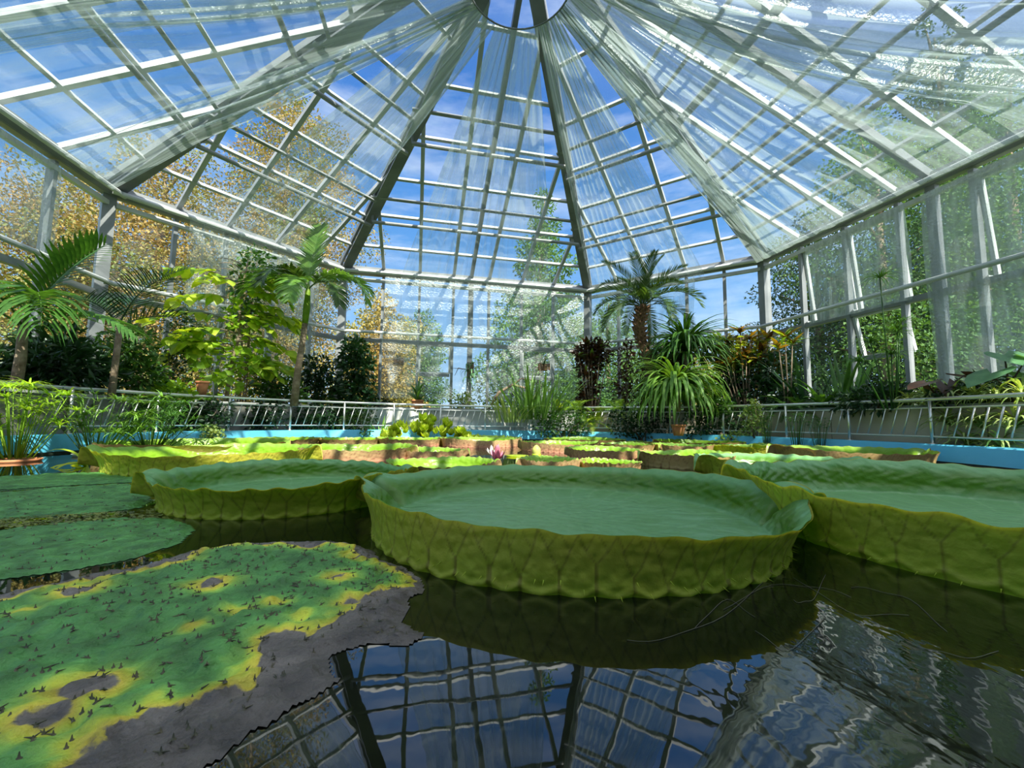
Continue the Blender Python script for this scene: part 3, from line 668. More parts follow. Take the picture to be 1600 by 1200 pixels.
giant_pad('sunlit lily pad at far left, its tip beside the yellow water leaves', -3.52, 4.75, .84, .14, 3.3, nth=420, nz=10, seed=12, flare=.05, tip=.10, und=under_tan, upper=blade_far)
PADS = [
 ('sunlit lily pad at the back left against the blue pool wall', -3.55, 6.25, .57, .11, .3, under_tan),
 ('small bright lily pad between the two back left pads and the lettuce mound', -2.62, 6.85, .50, .10, .2, under_tan),
 ('bright lily pad with a pink rim in front of the water lettuce mound', -1.67, 4.52, .56, .12, .1, under_pink),
 ('back lily pad just below the water lettuce mound', -1.66, 6.95, .50, .11, 3.2, under_pink),
 ('small lily pad with a rose pink rim left of the pink flower, sunlit', -.83, 4.62, .33, .09, 3.0, under_pink),
 ('dark shaded lily pad with a pink rim directly left of the pink flower', -.52, 3.22, .38, .10, .15, under_pink),
 ('bright lily pad with a beige pink rim behind the white flower', -.50, 6.97, .62, .12, 3.3, under_pink),
 ('far lily pad behind the beige rimmed one, below the iris clump', -.45, 8.3, .55, .10, 1, under_tan),
 ('lily pad with a ribbed pink rim behind the yellow flower bud', .67, 6.02, .50, .12, 3.1, under_pink),
 ('sunlit lily pad with a pale pink rim right of the yellow bud', 1.12, 4.85, .42, .11, 3.2, under_pink),
 ('small lily pad with a pink rim right behind the middle front pad', .36, 3.70, .24, .085, .2, under_pink),
 ('small flat rimmed pad, pink, between the small pad and the beige one', .84, 3.62, .22, .08, 3.0, under_pink),
 ('lily pad with a ribbed beige rim left of the long shaded right pad', 1.72, 4.12, .42, .12, 3.3, under_tan),
 ('lily pad behind the beige rimmed pad, near the blue wall', 1.69, 6.15, .40, .10, 2.6, under_tan),
 ('lily pad in front of the drooping strap leaves, half shaded', 2.42, 5.95, .38, .11, .4, under_tan),
 ('wide back lily pad under the drooping strap leaves', 3.12, 6.95, .66, .12, 3.0, under_tan),
 ('lily pad between the wide back pad and the long sunlit right pad', 3.28, 5.80, .42, .11, 2.9, under_olive),
 ('far lily pad against the blue wall below the ferns', 1.35, 7.85, .72, .10, .2, under_tan),
 ('small far lily pad near the blue wall below the date palm', 2.25, 7.55, .22, .07, .2, under_tan),
 ('back lily pad below the dwarf papyrus at the right', 3.95, 6.1, .36, .11, 3.1, under_olive),
 ('small shaded lily pad tucked behind the near right pad', 2.98, 3.14, .24, .10, 2, under_olive),
]
for k, (lab, x, y, r, h, nt_, u_) in enumerate(PADS):
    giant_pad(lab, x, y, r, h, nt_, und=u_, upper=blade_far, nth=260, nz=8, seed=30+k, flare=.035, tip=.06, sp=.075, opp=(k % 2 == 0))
giant_pad('long shaded lily pad behind the near right pad, with a spout at its left', 2.06, 3.28, .54, .145, 3.25, nth=500, nz=12, seed=21, flare=.06, tip=.12, sp=.08)
giant_pad('long sunlit lily pad at far right, its pointed tip over the blue reflection', 3.82, 4.75, .67, .145, -.12, nth=420, nz=10, seed=22, flare=.05, tip=.12, und=under_tan, upper=blade_far, opp=True)

# ------------------------------------------------------------------ flat prickly pads
def flatmat():
    m, n, l = newmat('prickly_pad'); out = n.new('ShaderNodeOutputMaterial'); p = n.new('ShaderNodeBsdfPrincipled'); p.inputs['Roughness'].default_value = .5
    p.inputs['Specular IOR Level'].default_value = .45
    a = n.new('ShaderNodeAttribute'); a.attribute_name = 'edge'; t = n.new('ShaderNodeTexCoord')
    z = n.new('ShaderNodeTexNoise'); z.inputs['Scale'].default_value = 9; z.inputs['Detail'].default_value = 7; z.inputs['Roughness'].default_value = .6; l.new(t.outputs['Object'], z.inputs['Vector'])
    q = n.new('ShaderNodeMath'); q.operation = 'MULTIPLY_ADD'; q.inputs[1].default_value = .06; l.new(z.outputs[0], q.inputs[0])
    q2 = n.new('ShaderNodeMath'); q2.operation = 'SUBTRACT'; q2.inputs[1].default_value = .03; l.new(a.outputs['Fac'], q.inputs[2]); l.new(q.outputs[0], q2.inputs[0])
    mr = n.new('ShaderNodeMapRange'); mr.inputs[1].default_value = -.05; mr.inputs[2].default_value = .085; l.new(q2.outputs[0], mr.inputs[0])
    r = n.new('ShaderNodeValToRGB'); l.new(mr.outputs[0], r.inputs[0]); e = r.color_ramp.elements
    e[0].position = 0; e[0].color = (.10, .085, .07, 1); e[1].position = 1; e[1].color = (.075, .225, .05, 1)
    for pp, cc in ((.37, (.17, .145, .12, 1)), (.40, (.62, .50, .05, 1)), (.50, (.50, .54, .04, 1)), (.62, (.22, .42, .06, 1)), (.78, (.11, .30, .06, 1))): k = e.new(pp); k.color = cc
    z3 = n.new('ShaderNodeTexNoise'); z3.inputs['Scale'].default_value = 14; z3.inputs['Detail'].default_value = 9; l.new(t.outputs['Object'], z3.inputs['Vector'])
    h = n.new('ShaderNodeHueSaturation'); m2 = n.new('ShaderNodeMapRange'); m2.inputs[1].default_value = .3; m2.inputs[2].default_value = .7; m2.inputs[3].default_value = .55; m2.inputs[4].default_value = 1.5; l.new(z3.outputs[0], m2.inputs[0]); l.new(m2.outputs[0], h.inputs['Value']); l.new(r.outputs[0], h.inputs['Color'])
    l.new(h.outputs[0], p.inputs['Base Color'])
    z2 = n.new('ShaderNodeTexNoise'); z2.inputs['Scale'].default_value = 32; z2.inputs['Detail'].default_value = 6; l.new(t.outputs['Object'], z2.inputs['Vector'])
    b = n.new('ShaderNodeBump'); b.inputs['Strength'].default_value = 1.0; b.inputs['Distance'].default_value = .022; l.new(z2.outputs[0], b.inputs['Height']); l.new(b.outputs[0], p.inputs['Normal'])
    l.new(p.outputs[0], out.inputs[0]); return m
prick = flatmat()
thornm = mat('thorn', (.05, .055, .03), (.12, .10, .05), 30, .6)
def vnoise(x, y, seed):
    rs = np.random.RandomState(seed); tab = rs.rand(256, 256)
    xi = np.floor(x).astype(int); yi = np.floor(y).astype(int); fx = x-xi; fy = y-yi; fx = fx*fx*(3-2*fx); fy = fy*fy*(3-2*fy)
    g = lambda i, j: tab[i % 256, j % 256]
    return (g(xi, yi)*(1-fx)+g(xi+1, yi)*fx)*(1-fy)+(g(xi, yi+1)*(1-fx)+g(xi+1, yi+1)*fx)*fy
def seg_dist(X, Y, poly):
    d = np.full(X.shape, 9.); ins = np.zeros(X.shape, bool); k = len(poly)
    for i in range(k):
        (x0, y0), (x1, y1) = poly[i], poly[(i+1) % k]; dx, dy = x1-x0, y1-y0; L2 = dx*dx+dy*dy+1e-12
        t = np.clip(((X-x0)*dx+(Y-y0)*dy)/L2, 0, 1); d = np.minimum(d, np.hypot(X-x0-t*dx, Y-y0-t*dy))
        c = ((y0 > Y) != (y1 > Y)) & (X < dx*(Y-y0)/(dy+1e-12*(dy == 0)+0)+x0) if abs(dy) > 1e-9 else np.zeros(X.shape, bool)
        ins ^= c
    return np.where(ins, d, -d)
def flat_pad(label, outline, green=None, holes=(), yspots=(), step=.012, seed=0, amp=.006, nsp=120, zz=.006):
    """outline and green are plan outlines in metres"""
    xs = [p[0] for p in outline]; ys = [p[1] for p in outline]
    cx, cy = sum(xs)/len(xs), sum(ys)/len(ys)
    gx = np.arange(min(xs)-step, max(xs)+step, step); gy = np.arange(min(ys)-step, max(ys)+step, step)
    X, Y = np.meshgrid(gx, gy, indexing='ij'); d = seg_dist(X, Y, outline)+(vnoise(X*16, Y*16, seed)-.5)*.03*(1 if green is not None else .25)+(vnoise(X*50, Y*50, seed+1)-.5)*.010
    if green is not None: E_ = seg_dist(X, Y, green)+(vnoise(X*14, Y*14, seed+2)-.5)*.035+(vnoise(X*42, Y*42, seed+8)-.5)*.022+(vnoise(X*90, Y*90, seed+9)-.5)*.010
    else: E_ = np.full(X.shape, .22)+d*0
    for hx, hy, hr in holes: E_ = np.minimum(E_, (np.hypot(X-hx, (Y-hy)*1.15)-hr)*.9)
    for hx, hy, hr in yspots: E_ = np.minimum(E_, .012+np.maximum(0, np.hypot(X-hx, (Y-hy)*1.3)-hr)*1.2)
    Zz = zz+amp*1.5*(vnoise(X*26, Y*26, seed+3)-.3)+amp*1.1*(vnoise(X*55, Y*55, seed+4)-.5)
    Zz = np.where(d < step*2.5, .0015+0*Zz, Zz); Zz = np.maximum(Zz, .0015)
    if green is not None: Zz = np.where(E_ < 0, .003+.4*(Zz-.0015), Zz)
    Zz = np.where(E_ < -.004, Zz+.014*np.abs(vnoise(X*38, Y*38, seed+5)-.5)+.006*(vnoise(X*80, Y*80, seed+6)-.5), Zz); Zz = np.maximum(Zz, .0012)
    Zz = .0012+(Zz-.0012)*np.clip(d/.035, 0, 1)
    keep = d > 0; idx = np.arange(X.size).reshape(X.shape)
    k4 = keep[:-1, :-1] & keep[1:, :-1] & keep[1:, 1:] & keep[:-1, 1:]
    fq = np.stack([idx[:-1, :-1], idx[1:, :-1], idx[1:, 1:], idx[:-1, 1:]], -1)[k4]
    used = np.unique(fq); remap = -np.ones(X.size, int); remap[used] = np.arange(len(used))
    V = np.stack([X.ravel()-cx, Y.ravel()-cy, Zz.ravel()], -1)[used]
    t = thing('prickly_lily_pad', label, 'lily pad', (cx, cy, 0), 0, 'flat prickly lily pads')
    link('leaf_blade', np_mesh(V, remap[fq], prick, {'edge': E_.ravel()[used]}), t)
    rs = random.Random(seed); m = MB(); n = 0; tries = 0
    while n < nsp and tries < 9000:
        tries += 1; i = rs.randrange(X.shape[0]); j = rs.randrange(X.shape[1])
        if d[i, j] < .03: continue
        if math.hypot(X[i, j], Y[i, j]) > 3.4: continue
        p = Vector((X[i, j]-cx, Y[i, j]-cy, float(Zz[i, j])-.001)); h = rs.uniform(.003, .009)
        m.lathe([(.004, 0), (.0015, h*.35), (.0005, h)], 5, tuple(p)); n += 1
        if rs.random() < .5:
            for s_ in range(2):
                a = rs.uniform(0, 6.28); m.tube([p+Vector((0, 0, .002)), p+Vector((math.cos(a)*.010, math.sin(a)*.010, .003))], [.0014, .0004], 4, False)
    tag(link('thorn', m.mesh(thornm), t), None, None, None, 'stuff')
    return t
def pxo(pts, z=.006): return [(atz(x, y, z).x, atz(x, y, z).y) for x, y in pts]
o1 = pxo([(-60, 945), (0, 926), (120, 899), (230, 879), (300, 858), (350, 848), (450, 843), (540, 845), (580, 858), (600, 872), (640, 885), (655, 905), (668, 922), (650, 935), (632, 955), (665, 985), (640, 1000), (560, 1008), (516, 1020), (518, 1060), (490, 1085), (440, 1110), (380, 1150), (330, 1190), (260, 1260), (150, 1330), (-200, 1400), (-500, 1300), (-300, 1080)])
g1 = pxo([(-60, 950), (0, 934), (90, 912), (240, 886), (285, 872), (330, 849), (440, 850), (545, 853), (560, 868), (600, 880), (640, 900), (646, 915), (600, 926), (560, 940), (530, 962), (500, 985), (420, 992), (412, 1010), (415, 1040), (385, 1070), (340, 1092), (290, 1108), (230, 1105), (195, 1135), (110, 1180), (60, 1260), (-200, 1330), (-480, 1260), (-280, 1080)])
hl = [(*pxo([(132, 1074)])[0], .030), (*pxo([(122, 922)])[0], .026), (*pxo([(330, 911)])[0], .022), (*pxo([(62, 1124)])[0], .024), (*pxo([(528, 902)])[0], .012), (*pxo([(548, 940)])[0], .014)]
ysp = [(*pxo([(370, 953)])[0], .012), (*pxo([(432, 940)])[0], .016), (*pxo([(300, 983)])[0], .008), (*pxo([(470, 962)])[0], .01), (*pxo([(35, 952)])[0], .012)]
flat_pad('big flat prickly lily pad with a yellow border and rotting grey margin', o1, g1, hl, ysp, .006, 1, .010, 800)
flat_pad('flat green prickly lily pad beyond the yellow edged one', pxo([(-150, 845), (0, 826), (100, 813), (200, 807), (270, 809), (303, 818), (306, 828), (285, 846), (220, 868), (120, 888), (0, 903), (-150, 930)]), step=.011, seed=2, amp=.007, nsp=130)
flat_pad('flat green prickly lily pad in front of the folded spout of the shaded pad', pxo([(-180, 785), (0, 768), (100, 759), (190, 755), (236, 758), (240, 780), (225, 792), (150, 800), (0, 812), (-180, 830)]), step=.016, seed=3, amp=.008, nsp=110)
flat_pad('far flat green lily pad under the pointed end of the long pad', pxo([(-180, 757), (0, 744), (100, 738), (170, 737), (225, 744), (232, 751), (120, 757), (0, 764), (-180, 778)]), step=.02, seed=4, amp=.008, nsp=80)
# scum of weeds between two of the flat pads
m = MB(); rs = random.Random(5)
for k in range(900):
    f = rs.random(); p = atz(-60+310*f+rs.uniform(-6, 6), 822-18*f+rs.uniform(-8, 7), .004); a = rs.uniform(0, 6.28); r = rs.uniform(.004, .012)
    m.add([p+Vector((math.cos(a+b)*r, math.sin(a+b)*r*.6, rs.uniform(0, .006))) for b in (0, 1.6, 3.1, 4.7)], [(0, 1, 2, 3)])
tag(link('duckweed', m.mesh(leafm('duckweed', (.08, .10, .03), (.26, .30, .06), .6, .2))), 'strip of weedy yellow green scum between two flat prickly pads', 'duckweed', None, 'stuff')
# pale filaments on the dark water
FILL = ['long pale filament lying nearest below the middle front pad', 'pale filament curving along the water between the two near pads', 'pale filament close under the near right pad rim', 'short curled filament in the ripples below the front pad', 'pale filament farthest right below the near right pad', 'short filament at the left edge of the ripples', 'lowest pale filament under the near right pad', 'short curl of filament touching the gap between the near pads']
rs = random.Random(9); fil = mat('pale_filament', (.12, .11, .07), None, rough=.6)
for k, (x0, y0, x1, y1, b) in enumerate(((980, 1000, 1200, 905, 30), (1130, 950, 1330, 935, -30), (1240, 900, 1420, 960, 25), (1180, 985, 1290, 960, 40), (1330, 920, 1480, 985, -22), (1085, 985, 1180, 965, -35), (1400, 990, 1560, 1020, 18), (1240, 935, 1290, 900, 22))):
    pts = []
    for i in range(14):
        f = i/13; q = atz(x0+(x1-x0)*f, y0+(y1-y0)*f+b*math.sin(math.pi*f)+3*math.sin(f*11+k), .0015); pts.append(q)
    tag(link('root_filament', MB().tube(pts, .0005, 4).mesh(fil)), FILL[k], 'filament', 'pale filaments on the water')

# ------------------------------------------------------------------ plant kit
def V3(*a): return Vector(a)
def arc(L_, up, droop, n=8, sway=0):
    """points of a stem leaving the origin along +x at angle `up`, bending down by `droop` radians along its length"""
    pts = [V3(0, 0, 0)]; a = up; yaw = 0
    for i in range(n):
        f = (i+1)/n; a = up-droop*f**1.2; yaw = sway*f
        pts.append(pts[-1]+V3(math.cos(a)*math.cos(yaw), math.cos(a)*math.sin(yaw), math.sin(a))*(L_/n))
    return pts
def strap_mesh(L_, w, up, droop, mt, n=7, fold=.35, sway=0, taper=1.0):
    p = arc(L_, up, droop, n, sway); ws = [w*.5*min(1, .55+2*i/n)*(1-max(0, (i/n-.45)/.55)**1.6*.96*taper) for i in range(n+1)]
    return MB().blade(p, ws, (-math.sin(sway*.5), math.cos(sway*.5), 0), fold).mesh(mt)
def at_path(p, f):
    x = f*(len(p)-1); i = min(int(x), len(p)-2); return p[i].lerp(p[i+1], x-i), (p[i+1]-p[i]).normalized()
def frond_mesh(L_, nl, ll, lw, up, droop, mt, seed=0, stalk=.12, hang=.5, vee=.35, fwd=.55, segs=3, sway=0, rach=.008, bare=None):
    """a feather leaf: rachis with pairs of leaflets, joined into one mesh"""
    rs = random.Random(seed); p = arc(L_, up, droop, 10, sway); m = MB(); m.tube(p, [rach*(1-.8*i/10) for i in range(11)], 5)
    for k in range(nl):
        f = stalk+(1-stalk)*(k+.5)/nl; q, t = at_path(p, f); prof = math.sin(math.pi*min(1, .12+.9*(f-stalk)/(1-stalk)))**.6
        side0 = t.cross(V3(0, 0, 1)); side0 = side0.normalized() if side0.length > .05 else V3(0, 1, 0); nn = side0.cross(t).normalized()
        for s_ in (-1, 1):
            l_ = ll*(.35+.65*prof)*rs.uniform(.88, 1.08); d = (side0*s_+t*(fwd+.5*f)+nn*vee+V3(rs.uniform(-.1, .1), 0, rs.uniform(-.1, .1))).normalized()
            pts = [q.copy()]
            for i in range(segs):
                pts.append(pts[-1]+d*(l_/segs)); d = (d+V3(0, 0, -hang*(i+1)/segs)).normalized()
            ws = [lw*.25]+[lw*.5*(1-(i/segs)**2.5)+.0008 for i in range(1, segs+1)]
            m.blade(pts, ws, t, .2)
    return m.mesh(mt)
def leaf_mesh(L_, W_, mt, bend=.5, n=5, fold=.25, tip=1.6, heart=False, stalk=0):
    """a broad leaf lying along +x, with a folded midrib and drooping tip"""
    pts = arc(L_, .15, bend, n); ws = []
    for i in range(n+1):
        f = i/n; ws.append(W_*.5*max(.02, (math.sin(math.pi*min(1, (f*.92+.06)**(.75)))**.8)*(1-.3*f)))
    if heart: ws[0] = W_*.30
    m = MB().blade(pts, ws, (0, 1, 0), fold)
    if stalk: m.tube([(-stalk, 0, -stalk*.2), (0, 0, 0)], .0022, 4, False)
    return m.mesh(mt)
def put(parent, name, me, loc, yaw=0, pitch=0, roll=0, sc=1):
    o = link(name, me, parent, loc); o.rotation_euler = Euler((roll, -pitch, yaw), 'XYZ'); o.scale = (sc,)*3; return o
def leafcloud(m_centers, n, size, mt, seed, spread=1.0, up=.3, narrow=.5, curl=.15):
    """many leaves as quads folded once along the middle, around given blobs (x, y, z, rx, ry, rz)"""
    rs = np.random.RandomState(seed); B = np.array(m_centers, float); w = (B[:, 3]*B[:, 4]*B[:, 5])**(2/3); w /= w.sum()
    c = B[rs.choice(len(B), n, p=w)]; d = rs.normal(size=(n, 3)); d /= np.linalg.norm(d, axis=1)[:, None]; r = rs.rand(n, 1)**.45*spread
    P = c[:, :3]+d*c[:, 3:]*r
    a = rs.normal(size=(n, 3))+d*1.1+[0, 0, -.25]; a /= np.linalg.norm(a, axis=1)[:, None]
    b = np.cross(a, rs.normal(size=(n, 3))*.6+[0, 0, 1]); b /= np.linalg.norm(b, axis=1)[:, None]; nn = np.cross(b, a)
    s = size*rs.uniform(.6, 1.25, (n, 1)); ww = s*narrow
    v = np.stack([P, P+a*s*.5-b*ww*.5+nn*s*curl, P+a*s, P+a*s*.5+b*ww*.5+nn*s*curl], 1).reshape(-1, 3)
    f = np.arange(n*4).reshape(n, 4); f2 = np.concatenate([f[:, [0, 1, 2]], f[:, [0, 2, 3]]])
    return np_mesh(v, f2, mt, smooth=False)
def shrub(name, label, loc, blobs, n, size, mt, seed, group=None, stems=4, narrow=.5, cat='shrub', barkm=None, gname='foliage'):
    t = thing(name, label, cat, loc, 0, group); rs = random.Random(seed)
    for k in range(stems):
        b = blobs[k % len(blobs)]; m = MB(); e_ = V3(b[0]+rs.uniform(-.2, .2)*b[3], b[1]+rs.uniform(-.2, .2)*b[4], b[2]+rs.uniform(-.2, .5)*b[5])
        s0 = V3(rs.uniform(-.08, .08), rs.uniform(-.05, .05), 0); mid = s0.lerp(e_, .5)+V3(rs.uniform(-.06, .06), rs.uniform(-.05, .05), .05)
        m.tube([s0, mid, e_], [.014, .010, .004], 6); link('stem', m.mesh(barkm or bark), t)
    tag(link(gname, leafcloud(blobs, n, size, mt, seed, narrow=narrow), t), None, None, None, 'stuff'); return t
def pot(name, label, loc, r=.1, h=.16, mt=None, cat='pot', group=None):
    t = thing(name, label, cat, loc, 0, group)
    link('body', MB().lathe([(.0, .0), (r*.68, 0), (r*.95, h*.85), (r*.9, h*.86), (r*.62, .02), (0, .02)], 18).mesh(mt or terra), t)
    link('rim', MB().lathe([(r*.93, h*.82), (r*1.06, h*.84), (r*1.06, h), (r*.94, h), (r*.90, h*.84)], 18).mesh(mt or terra), t); 
    link('soil', MB().lathe([(0, h*.86), (r*.92, h*.84)], 18).mesh(soil), t); return t

# ------------------------------------------------------------------ trees outside
def tree(name, label, x, y, h, w, mt, seed, n=9000, shape='cone', leaf=.13, base=.12, tr=.2, group='trees outside the glasshouse'):
    rs = random.Random(seed); t = thing(name, label, 'tree', (x, y, -1.15), rs.uniform(0, 6), group); blobs = []
    k = 46
    for i in range(k):
        f = base+(1-base)*(i+.5)/k; zc = h*f
        if shape == 'cone': rr = w*.5*(1-(f-base)/(1-base))**.75+.15
        elif shape == 'egg': rr = w*.5*math.sin(math.pi*min(.96, .12+.88*(f-base)/(1-base)))**.6
        else: rr = w*.5*math.sin(math.pi*min(.93, .2+.8*(f-base)/(1-base)))**.7
        a = i*2.4+rs.uniform(-.4, .4); q = rr*rs.uniform(.25, .8); s_ = max(.25, rr*rs.uniform(.35, .6)); blobs.append((q*math.cos(a), q*math.sin(a), zc, s_, s_, s_*rs.uniform(.5, .8)))
    link('trunk', MB().tube([(0, 0, 0), (rs.uniform(-.1, .1), .1, h*.4), (0, 0, h*.92)], [tr, tr*.7, tr*.12], 8).mesh(bark), t)
    for i in range(4, k, 4):
        b = blobs[i]; link('branch', MB().tube([(0, 0, b[2]*.85), (b[0]*.6, b[1]*.6, b[2]*.95), (b[0], b[1], b[2])], [tr*.3, tr*.18, tr*.05], 5).mesh(bark), t)
    tag(link('foliage', leafcloud(blobs, n, leaf, mt, seed, narrow=.55), t), None, None, None, 'stuff'); return t
def tr_at(px, D): d = ray(px, 655); return d.x*D/d.y, D
T = [
 ('autumn_tree', 'tall orange tinged tree behind the back left roof slope', 425, 17, 16.2, 7.4, tree_orange, 'egg', 25000, .20),
 ('autumn_tree', 'broad gold and orange tree behind the left corner column', 225, 14, 11.4, 7.6, tree_orange, 'round', 24000, .20),
 ('autumn_tree', 'green and gold tree outside the left glass wall', 30, 11, 8.4, 6.4, tree_orange, 'round', 18000, .18),
 ('golden_shrub_tree', 'golden yellow tree behind the left half of the back wall', 590, 15, 6.2, 3.6, tree_gold, 'egg', 9000, .2),
 ('green_tree', 'loose green tree behind the middle of the back wall', 655, 19, 6.6, 3.0, tree_green, 'egg', 6000, .22),
 ('feathery_conifer', 'tall feathery green conifer behind the right half of the back wall', 845, 16, 10.9, 5.8, tree_green, 'cone', 12000, .24),
 ('green_tree', 'green tree behind the right end of the back wall', 950, 19, 7.2, 5.0, tree_green, 'round', 5500, .24),
 ('yellow_green_tree', 'pale yellow green tree low behind the date palm', 1130, 20, 5.9, 5.5, tree_gold, 'round', 7000, .22),
 ('green_tree', 'low green tree behind the croton bushes', 1010, 17, 4.9, 4.0, tree_green, 'round', 5000, .22),
 ('evergreen_tree', 'dark evergreen behind the far end of the right wall', 1290, 13.5, 8.6, 4.8, tree_dark, 'egg', 9000, .2),
 ('evergreen_tree', 'evergreen tree behind the middle of the right wall', 1395, 11.5, 11.0, 5.6, tree_green, 'egg', 10000, .2),
 ('evergreen_tree', 'tall dark evergreen above the right glass slope', 1510, 13.5, 16.5, 8.5, tree_dark, 'cone', 22000, .22),
 ('evergreen_tree', 'green tree at the near end of the right wall', 1620, 10.6, 11.5, 6.2, tree_green, 'egg', 18000, .18),
]
for k, (nm, lab, px, D, h, w, mt, shp, n, lf) in enumerate(T):
    x, y = tr_at(px, D); tree(nm, lab, x, y, h, w, mt, 50+k, int(n*2.8), shp, lf*.58, base=.02 if shp != 'cone' else .06)

# ------------------------------------------------------------------ bed plants
def bedpt(px, Y, z=BZ): d = ray(px, 640); return V3(d.x*Y/d.y, Y, z)
# big palm at the left
t = thing('kentia_palm', 'big palm at the left edge with broad drooping leaflets', 'palm', bedpt(20, 4.3), 0)
link('stem', MB().tube([(0, 0, 0), (.02, 0, .4), (.0, 0, .8)], [.05, .045, .035], 8).mesh(bark), t)
def palm_frond_parts(parent, loc, yaw, L_, nl, ll, lw, up, droop, seed, hang=.5, vee=.3, mt=lf_mid, fwd=.55):
    rs = random.Random(seed); p = arc(L_, up, droop, 10); fr = link('frond', MB().tube(p, [.012*(1-.8*i/10) for i in range(11)], 6).mesh(lf_reed), parent, loc, (0, 0, yaw))
    lm = None; l1 = MB().blade([(0, 0, 0), (.33, 0, .02), (.66, 0, -.02-.15*hang), (1, 0, -.08-.5*hang)], [lw*.25/ll, lw*.5/ll, lw*.42/ll, .004], (0, 1, 0), .25).mesh(mt)
    for k in range(nl):
        f = .16+.84*(k+.5)/nl; q, tg = at_path(p, f); prof = math.sin(math.pi*min(1, .15+.87*(f-.16)/.84))**.55
        side0 = tg.cross(V3(0, 0, 1)).normalized(); nn = side0.cross(tg).normalized()
        for s_ in (-1, 1):
            d = (side0*s_+tg*(fwd+.6*f)+nn*vee).normalized(); z = V3(0, 0, 1)-d*d.z; z = z.normalized() if z.length > .1 else nn
            y = z.cross(d); M_ = Matrix((d, y, z)).transposed().to_4x4(); M_.translation = q
            o = link('leaflet', l1, fr); o.matrix_local = M_ @ Matrix.Scale(ll*(.4+.6*prof)*rs.uniform(.9, 1.08), 4)
for (loc, yaw, L_, nl, ll, lw, up, dr, hg) in (((0, 0, .75), R(15), 1.15, 20, .44, .055, 1.25, .55, .25), ((.0, 0, .7), R(-35), 1.45, 24, .46, .052, .85, 1.9, .7), ((0, 0, .7), R(5), 1.2, 20, .40, .048, .55, 1.2, .6), ((0, 0, .7), R(-110), 1.1, 18, .42, .05, .8, 1.5, .6), ((0, 0, .75), R(120), .8, 16, .34, .045, 1.1, 1.2, .4), ((0, 0, .7), R(-70), 1.0, 18, .38, .034, 1.0, 1.9, .6)):
    palm_frond_parts(t, loc, yaw, L_, nl, ll, lw, up, dr, 3, hg)
t = thing('feather_palm', 'thin leaved palm with dark fronds before the back left corner column', 'palm', bedpt(172, 5.1), 0)
link('stem', MB().tube([(0, 0, 0), (.02, 0, .9)], [.04, .03], 8).mesh(bark), t)
for k, (yaw, up, dr, L_) in enumerate(((R(60), 1.35, .8, 1.25), (R(-20), 1.1, 1.2, 1.15), (R(190), 1.2, 1.5, .8), (R(-80), .8, 1.6, 1.0), (R(110), 1.2, 1.4, 1.1), (R(20), .7, 1.4, 1.0))):
    link('frond', frond_mesh(L_, 26, .42, .014, up, dr, lf_dark, k, hang=.25), t, (0, 0, .9), (0, 0, yaw))
# slender palm before the back left wall
t = thing('slender_palm', 'slender palm with ringed grey trunk and green crownshaft, left of centre', 'palm', bedpt(459, 7.3), 0)
tk = MB(); pts = [(0, 0, 0), (.03, 0, .6), (.09, 0, 1.2), (.11, 0, 1.5)]
tk.tube(pts, [.07, .058, .048, .046], 12); link('trunk', tk.mesh(bark), t)
for k in range(17):
    z = .05+k*.085; q, _ = at_path([Vector(p) for p in pts], min(1, z/1.5)); link('leaf_scar', MB().lathe([(.063-.0007*k, -.004), (.068-.0009*k, 0), (.063-.0007*k, .006)], 12).mesh(bark), t, q)
link('crownshaft', MB().tube([(.11, 0, 1.48), (.125, 0, 1.75), (.13, 0, 2.05), (.13, 0, 2.2)], [.05, .062, .045, .022], 12).mesh(lf_bright), t)
for k, (yaw, up, dr, L_) in enumerate(((R(80), 1.5, .25, 1.35), (R(-12), .85, 2.2, 1.55), (R(-35), .55, 1.9, 1.3), (R(195), .9, 2.1, 1.35), (R(215), .55, 1.7, 1.2), (R(150), 1.0, 1.7, 1.2), (R(30), 1.0, 1.8, 1.3), (R(-80), .5, 1.9, 1.2), (R(250), .9, 2.2, 1.2))):
    link('frond', frond_mesh(L_, 44, .38, .034, up, dr, (lf_mid, lf_reed, lf_date)[k % 3] if k else lf_reed, 10+k, stalk=.16, hang=.55 if k else .15, vee=.2, rach=.010), t, (.13, 0, 2.1), (0, 0, yaw))
# lime tree: round leaves as single parts
t = thing('lime_leaved_tree', 'small tree with bright yellow green rounded leaves, before the back left wall', 'tree', bedpt(352, 7.0), R(40))
rs = random.Random(4); lm1 = leaf_mesh(.19, .15, lf_lime, .5); lm2 = leaf_mesh(.17, .13, lf_bright, .6)
link('trunk', MB().tube([(0, 0, 0), (.03, 0, .6), (.12, 0, 1.2), (.1, 0, 1.9), (.18, 0, 2.6)], [.035, .03, .025, .018, .008], 8).mesh(bark), t)
nl = 0
for k in range(26):
    z0 = .55+1.9*(k/25); a = rs.choice((0, math.pi))+rs.uniform(-.9, .9); L_ = (1.35-.3*abs(z0-1.4))*rs.uniform(.55, 1.0)*(.55 if z0 > 2.2 else 1)
    p = [V3(.08+q.x*math.cos(a), q.x*math.sin(a)*.7, z0+q.z) for q in arc(L_, rs.uniform(.25, .7), rs.uniform(.7, 1.3), 7)]
    link('branch', MB().tube(p, [.010*(1-.7*i/7) for i in range(8)], 5).mesh(bark), t)
    n_l = int(6+L_*8)
    for j in range(n_l):
        if nl >= 292: break
        f = .25+.75*(j+.5)/n_l; q, tg = at_path(p, f); s_ = 1 if j % 2 else -1; yw = math.atan2(tg.y, tg.x)+s_*rs.uniform(.7, 1.3)
        put(t, 'leaf', lm1 if (k+j) % 3 else lm2, q, yw, rs.uniform(-.9, .0), rs.uniform(-.5, .5), rs.uniform(.85, 1.45)); nl += 1
